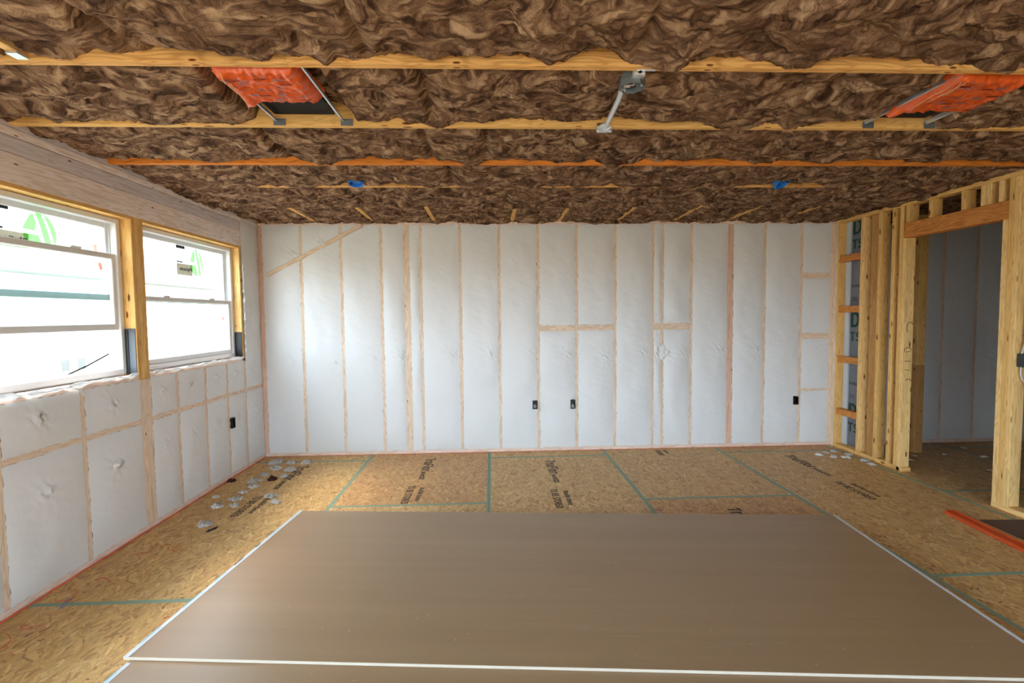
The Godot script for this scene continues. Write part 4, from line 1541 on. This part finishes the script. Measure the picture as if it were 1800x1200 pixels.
# corners: near-left, near-right, far-right, far-left (x, z)
func orange_fixture(label: String, cn: Array, bl: float, br: float, sd: int):
	var ctr := Vector2.ZERO
	for c in cn:
		ctr += c * 0.25
	var o := thing("wrapped_ceiling_fixture", label, "ceiling fixture", Vector3(ctr.x, JY, ctr.y), "film-wrapped ceiling fixtures")
	# metal housing above the film
	var hg := Geo.new()
	hg.box(Vector3(0, 0.085, 0.0), Vector3(0.30, 0.055, 0.27), 0.004)
	put(o, "metal_housing", hg.mesh(), M["zinc_dull"])
	# film: a slack wrinkled skin closed round the housing
	var nu := 54
	var nv := 48
	var v := PackedVector3Array()
	var n := PackedVector3Array()
	var uv := PackedVector2Array()
	var idx := PackedInt32Array()
	for j in nv + 1:
		for i in nu + 1:
			var s := float(i) / nu
			var t := float(j) / nv
			var a: Vector2 = cn[0].lerp(cn[1], s)
			var b: Vector2 = cn[3].lerp(cn[2], s)
			var p := a.lerp(b, t) - ctr
			var e := minf(minf(s, 1.0 - s), minf(t, 1.0 - t))
			var y := -0.006 + 0.060 * pow(maxf(0.0, 1.0 - e / 0.075), 2.0)
			var crinkle := nz_w.get_noise_2d(p.x * 11.0 + p.y * 34.0 + sd, p.y * 9.0 + sd) * 0.0055 + nz_c.get_noise_2d(p.x * 24.0 + sd, p.y * 7.0) * 0.007
			# folds running along the sides
			crinkle += 0.009 * exp(-pow((s - 0.13) / 0.05, 2.0)) + 0.006 * exp(-pow((s - 0.88) / 0.03, 2.0))
			y -= crinkle
			p *= 1.0 + 0.03 * nz_w.get_noise_2d(s * 9.0 + sd, t * 9.0) * (1.0 if e < 0.02 else 0.0)
			v.append(Vector3(p.x, y, p.y))
			uv.append(Vector2(s, t))
	# a corner of film hangs down
	var st := nu + 1
	for j in nv + 1:
		for i in st:
			var k := j * st + i
			var da := Vector2(float(i) / nu, 1.0 - float(j) / nv)
			var q := exp(-da.length_squared() / 0.006)
			v[k] += Vector3(-0.015 * q, -0.050 * q, -0.045 * q)
	for j in nv + 1:
		for i in st:
			var k := j * st + i
			var a: Vector3 = v[k + (1 if i < nu else 0)] - v[k - (1 if i > 0 else 0)]
			var b: Vector3 = v[k + (st if j < nv else 0)] - v[k - (st if j > 0 else 0)]
			var nn := a.cross(b).normalized()
			if nn.y > 0:
				nn = -nn
			n.append(nn)
	for j in nv:
		for i in nu:
			var q := j * st + i
			idx.append_array(PackedInt32Array([q, q + 1, q + st, q + 1, q + st + 1, q + st]))
	var film := put(o, "orange_film", arrays_mesh(v, n, uv, idx), M["orange_film"])
	# printed marks on the film
	var r := RandomNumberGenerator.new()
	r.seed = sd
	for q in [[0.30, 0.22], [0.74, 0.20], [0.44, 0.50], [0.66, 0.46], [0.28, 0.62], [0.52, 0.78], [0.86, 0.66], [0.60, 0.66]]:
		var k := int(q[1] * nv) * st + int(q[0] * nu)
		print_text(film, "printed_lettering", "MJ", v[k] + Vector3(0, -0.010, 0), Vector3(1, 0, 0.1), Vector3(0.1, 0, -1), 0.036, 0.024, M["film_print_grey"], true, 0.0015).rotation += Vector3.ZERO
	for q in [[0.52, 0.20], [0.22, 0.18], [0.40, 0.66], [0.76, 0.36], [0.84, 0.80]]:
		var k := int(q[1] * nv) * st + int(q[0] * nu)
		print_text(film, "printed_lettering", "CAUTION", v[k] + Vector3(0, -0.010, 0), Vector3(1, 0, 0.05), Vector3(0.05, 0, -1), 0.050, 0.010, M["film_print_dark"], true, 0.0015)
	# clear tape streaks over the left fold
	for i in 3:
		var tg := Geo.new()
		var p := []
		for k in 9:
			var t := 0.06 + k / 8.0 * (0.80 - i * 0.22)
			var s := 0.05 + i * 0.045 + 0.03 * t
			var m := int(t * nv) * st + int(s * nu)
			p.append(v[m] + Vector3(0, -0.003, 0))
		tg.tube(p, 0.0022, 5)
		put(o, "tape_edge", tg.mesh(), M["clear_tape"])
	# hanger bars out to both joists
	for x in [bl, br]:
		var g := Geo.new()
		g.box(Vector3(x - ctr.x, 0.030, (2.594 + 3.174) * 0.5 - ctr.y), Vector3(0.003, 0.022, 3.174 - 2.594), 0.0006)
		g.box(Vector3(x - ctr.x + 0.004, 0.019, (2.594 + 3.174) * 0.5 - ctr.y), Vector3(0.008, 0.002, 3.174 - 2.594), 0.0005)
		var h := put(o, "hanger_bar", g.mesh(), M["galvanised"])
		var f := Geo.new()
		f.box(Vector3(x - ctr.x + 0.022, 0.014, 2.597 - ctr.y), Vector3(0.06, 0.034, 0.004), 0.001)
		put(h, "bar_foot", f.mesh(), M["zinc_dull"])
	# near-black plate painted in for the shaded opening beyond the film
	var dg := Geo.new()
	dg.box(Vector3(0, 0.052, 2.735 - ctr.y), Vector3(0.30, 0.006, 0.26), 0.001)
	put(o, "dark_gap_plate", dg.mesh(), M["dark_cavity"])

# ------------------------------------------------------------------ wall boxes
# open-fronted box; xf x = along the wall, y = up, z = out of the wall
func outlet_box(label: String, xf: Transform3D, w: float, h: float, shell: Material, wired: bool, group := ""):
	var o := thing("outlet_box", label, "outlet box", Vector3.ZERO, group)
	o.transform = xf
	var d := 0.07
	var t := 0.004
	var g := Geo.new()
	g.box(Vector3(-w * 0.5 + t * 0.5, 0, -d * 0.5 + 0.022), Vector3(t, h, d), 0.001)
	g.box(Vector3(w * 0.5 - t * 0.5, 0, -d * 0.5 + 0.022), Vector3(t, h, d), 0.001)
	g.box(Vector3(0, h * 0.5 - t * 0.5, -d * 0.5 + 0.022), Vector3(w - 2 * t, t, d), 0.001)
	g.box(Vector3(0, -h * 0.5 + t * 0.5, -d * 0.5 + 0.022), Vector3(w - 2 * t, t, d), 0.001)
	g.box(Vector3(0, 0, -d + 0.024), Vector3(w - 2 * t, h - 2 * t, t), 0.001)
	put(o, "box_shell", g.mesh(), shell)
	for s in [-1.0, 1.0]:
		var e := Geo.new()
		e.box(Vector3(0, s * (h * 0.5 - 0.008), 0.016), Vector3(0.014, 0.010, 0.012), 0.001)
		put(o, "screw_boss", e.mesh(), shell)
	if wired:
		var p := []
		for i in 18:
			var a := i / 17.0
			p.append(Vector3(0.012 * sin(a * 13.0), -h * 0.30 + 0.02 * a + 0.012 * cos(a * 13.0), 0.004 + 0.010 * a))
		var c := Geo.new()
		c.tube(p, 0.003, 6)
		put(o, "wire", c.mesh(), M["wire_white"])
		var f := Geo.new()
		f.box(Vector3(-w * 0.5 - 0.006, -0.004, 0.012), Vector3(0.012, h * 0.8, 0.002), 0.0006)
		put(o, "film_flap", f.mesh(), M["loose_film"])

func build_wall_boxes():
	outlet_box("dark outlet box with wires left of the middle stud on the far wall", Transform3D(Basis(), Vector3(2.827, 0.501, 0.0)), 0.052, 0.088, M["grey_plastic"], true, "outlet boxes in the far wall")
	outlet_box("grey outlet box with a torn film edge, right of the first wired one", Transform3D(Basis(), Vector3(3.231, 0.498, 0.0)), 0.052, 0.092, M["grey_plastic"], true, "outlet boxes in the far wall")
	outlet_box("empty black outlet box near the right end of the far wall", Transform3D(Basis(), Vector3(5.665, 0.498, 0.0)), 0.046, 0.088, M["black_plastic"], false, "outlet boxes in the far wall")
	outlet_box("black outlet box low on the left wall under the farther window", Transform3D(Basis(Vector3(0, 0, -1), Vector3(0, 1, 0), Vector3(1, 0, 0)), Vector3(0.0, 0.501, 0.640)), 0.050, 0.094, M["black_plastic"], false)
	# switch box on the near door post with cables
	var o := thing("switch_box", "dark grey switch box with white cables on the doorway post", "switch box", Vector3(W + 0.055, 1.098, 1.855))
	var g := Geo.new()
	var w := 0.055
	g.box(Vector3(0.0, 0, 0.045), Vector3(0.07, 0.095, 0.09), 0.003)
	put(o, "box_shell", g.mesh(), M["grey_plastic"])
	for k in 2:
		var c := Geo.new()
		c.tube([Vector3(-0.02 + k * 0.02, 0.046, 0.02 + k * 0.035), Vector3(-0.012 + k * 0.012, 0.12, 0.03 + k * 0.02), Vector3(0.0, 0.17, 0.022 + k * 0.006), Vector3(0.0, 0.6, 0.010 + k * 0.01), Vector3(0.0, 1.28, 0.010 + k * 0.01)], 0.0055, 7)
		put(o, "cable", c.mesh(), M["wire_white"])
	var c2 := Geo.new()
	c2.tube([Vector3(-0.02, -0.046, 0.02), Vector3(-0.015, -0.10, 0.012), Vector3(-0.005, -0.14, 0.02), Vector3(0.01, -0.19, 0.07), Vector3(0.02, -0.22, 0.16)], 0.0055, 7)
	put(o, "cable", c2.mesh(), M["wire_white"])
	var st := Geo.new()
	st.tube([Vector3(-0.014, 0.175, 0.012), Vector3(0.0, 0.178, 0.034), Vector3(0.014, 0.175, 0.012)], 0.002, 6)
	put(o, "cable_staple", st.mesh(), M["zinc_dull"])

# ------------------------------------------------------------------ loose things on the floor
func fluff(at: Vector3, size: Vector3, sd: int, m: Material, label: String, group: String, called := "insulation_scrap", cat := "insulation scrap"):
	var v := PackedVector3Array()
	var n := PackedVector3Array()
	var uv := PackedVector2Array()
	var idx := PackedInt32Array()
	var r := RandomNumberGenerator.new()
	r.seed = sd * 31 + 7
	var nu := 14
	var nv := 8
	var lumps := 17 if called == "insulation_scrap" else 2
	for l in lumps:
		var rr := sqrt(r.randf())
		var an := r.randf() * TAU
		var c := Vector3(cos(an) * rr * size.x, 0.0, sin(an) * rr * size.z) * (0.85 if lumps > 2 else 0.3)
		var ls := size * r.randf_range(0.16, 0.44) if lumps > 2 else size * 0.8
		ls.y = size.y * r.randf_range(0.4, 1.0) * (1.0 - 0.5 * rr)
		var b0 := v.size()
		for j in nv + 1:
			for i in nu + 1:
				var a := TAU * i / nu
				var b := PI * (float(j) / nv - 0.5)
				var d := Vector3(cos(b) * cos(a), sin(b), cos(b) * sin(a))
				var q := 1.0 + 0.8 * nz_w.get_noise_3d(d.x * 1.7 + sd * 7.0 + l * 3.0, d.y * 1.7, d.z * 1.7) + 0.6 * nz_w.get_noise_3d(d.x * 5.0 + l, d.y * 5.0 + sd, d.z * 5.0)
				var p := d * q * ls + c
				p.y = maxf(p.y + ls.y * 0.5, 0.0005)
				v.append(p)
				n.append(d)
				uv.append(Vector2(a, b))
		for j in nv:
			for i in nu:
				var q := b0 + j * (nu + 1) + i
				idx.append_array(PackedInt32Array([q, q + nu + 1, q + 1, q + 1, q + nu + 1, q + nu + 2]))
	var o := put(self, called, arrays_mesh(v, n, uv, idx), m, Transform3D(Basis(Vector3.UP, sd * 1.3), at))
	tag(o, label, cat, group)

const ORD := ["", "second ", "third ", "fourth ", "fifth ", "sixth ", "seventh ", "eighth ", "ninth ", "tenth ", "eleventh ", "twelfth ", "thirteenth ", "fourteenth ", "fifteenth ", "sixteenth ", "seventeenth "]

func build_floor_things():
	# orange straightedge by the doorway
	var o := thing("orange_straightedge", "long orange bar lying on the floor near the doorway", "bar", Vector3(5.60, 0.0, 2.22))
	o.rotation.y = 0.10 - 0.21
	var g := Geo.new()
	g.box(Vector3(0, 0.011, 0.20), Vector3(0.062, 0.022, 1.16), 0.004)
	put(o, "bar_body", g.mesh(), M["orange_bar"])
	var g2 := Geo.new()
	g2.box(Vector3(0.030, 0.026, 0.20), Vector3(0.010, 0.008, 1.16), 0.002)
	put(o, "raised_edge", g2.mesh(), M["orange_bar"])
	var c := thing("cardboard_sheet", "flat dull brown cardboard between the orange bar and the doorway post", "cardboard", Vector3(5.87, 0.0, 2.34))
	c.rotation.y = -0.05
	bx(c, "sheet", Vector3(-0.15, 0.0, -0.36), Vector3(0.15, 0.004, 0.45), M["brown_card"], 0.001)
	# insulation scraps in the back left corner
	var gl := "white insulation scraps in the back left corner"
	var spots := [[0.20, 0.22, 0.06], [0.36, 0.24, 0.05], [0.51, 0.25, 0.05], [0.28, 0.42, 0.06], [0.44, 0.48, 0.055], [0.26, 0.60, 0.045], [0.46, 0.66, 0.04], [0.255, 0.79, 0.050], [0.30, 0.92, 0.05],
		[0.29, 1.06, 0.035], [0.31, 1.22, 0.05], [0.24, 1.36, 0.045], [0.37, 1.36, 0.04], [0.33, 1.70, 0.05], [0.12, 1.15, 0.03], [0.57, 1.17, 0.05], [0.66, 1.32, 0.045]]
	spots.sort_custom(func(a, b): return a[1] < b[1])
	var k := 0
	for s in spots:
		k += 1
		fluff(Vector3(s[0], 0.0, s[1]), Vector3(s[2] * 1.05, s[2] * 0.46, s[2] * 0.85), k, M["fluff_white"], "white insulation scrap on the floor by the left corner, %snearest the far wall" % ORD[k - 1], gl)
	fluff(Vector3(0.395, 0.0, 0.745), Vector3(0.035, 0.028, 0.035), 40, M["fluff_brown"], "dark brown tuft of fibreglass beside white scraps in the back left corner", "")
	fluff(Vector3(0.05, 0.0, 0.77), Vector3(0.03, 0.025, 0.03), 41, M["fluff_brown"], "dark brown tuft of fibreglass against the foot of the left wall", "")
	fluff(Vector3(0.435, 0.0, 1.785), Vector3(0.045, 0.010, 0.016), 42, M["flashing_black"], "black scrap lying on the floor left of the drywall corner", "", "black_scrap", "scrap")
	# foam chunk and scraps by the partition
	fluff(Vector3(5.686, 0.0, 0.378), Vector3(0.032, 0.018, 0.022), 43, M["foam_white"], "small bright white chunk on the floor before the right corner", "", "foam_chunk", "foam chunk")
	k = 50
	var along := [[5.79, 0.44, 0.04], [5.90, 0.48, 0.04], [5.93, 0.25, 0.04], [6.00, 0.37, 0.035], [6.00, 0.58, 0.045], [5.97, 0.71, 0.04], [5.81, 0.29, 0.035]]
	along.sort_custom(func(a, b): return a[1] < b[1])
	for s in along:
		k += 1
		fluff(Vector3(s[0], 0.0, s[1]), Vector3(s[2] * 1.0, s[2] * 0.42, s[2] * 0.75), k, M["fluff_white"], "white insulation tuft at the foot of the stud partition, %snearest the far wall" % ORD[k - 51], "white insulation scraps along the partition")
	var beyond := [[6.62, 0.45, 0.03], [6.95, 0.44, 0.025], [7.25, 0.55, 0.04], [7.35, 0.25, 0.035], [6.9, 0.95, 0.02], [7.05, 1.0, 0.025], [7.9, 0.3, 0.04], [6.45, 0.6, 0.03], [7.4, 0.72, 0.02]]
	beyond.sort_custom(func(a, b): return a[0] < b[0])
	for s in beyond:
		k += 1
		fluff(Vector3(s[0], 0.0, s[1]), Vector3(s[2], s[2] * 0.25, s[2] * 0.7), k, M["fluff_white"], "white scrap on the dim floor beyond the doorway, %sfrom the left" % (ORD[k - 51 - along.size()] if k - 51 - along.size() > 0 else "first "), "white scraps in the next room")
	# orange shavings near the left wall
	var curls := [[0.19, 2.05, 0.05], [0.29, 2.02, 0.06], [0.40, 2.06, 0.03], [0.20, 2.42, 0.06], [0.14, 2.56, 0.05], [0.20, 2.80, 0.06], [0.14, 2.95, 0.08], [0.80, 2.80, 0.04]]
	curls.sort_custom(func(a, b): return a[1] < b[1])
	var m := 0
	for s in curls:
		k += 1
		m += 1
		var t := Geo.new()
		var pts := []
		var a0 := float(k) * 2.1
		for i in 14:
			var a := a0 + i * 0.28
			pts.append(Vector3(cos(a) * s[2] * (0.5 + i * 0.05), 0.003 + 0.010 * absf(sin(i * 0.5 + k)), sin(a) * s[2] * 0.6 + i * 0.004))
		t.tube(pts, 0.0018, 5)
		tag(put(self, "plastic_shaving", t.mesh(), M["orange_shaving"], Transform3D(Basis(), Vector3(s[0], 0.0, s[1]))), "thin curled orange plastic shaving near the left wall, %snearest the far wall" % ORD[m - 1], "shaving", "orange shavings along the left wall")
	# scrap of tape on the green seam
	var tp := Geo.new()
	tp.box(Vector3(0, 0.001, 0), Vector3(0.022, 0.002, 0.10), 0.0004)
	tag(put(self, "tape_scrap", tp.mesh(), M["cement_grey"], Transform3D(Basis(Vector3.UP, 0.35), Vector3(0.175, 0.0005, 2.64))), "short grey strip lying across the green floor seam by the left wall", "tape scrap")
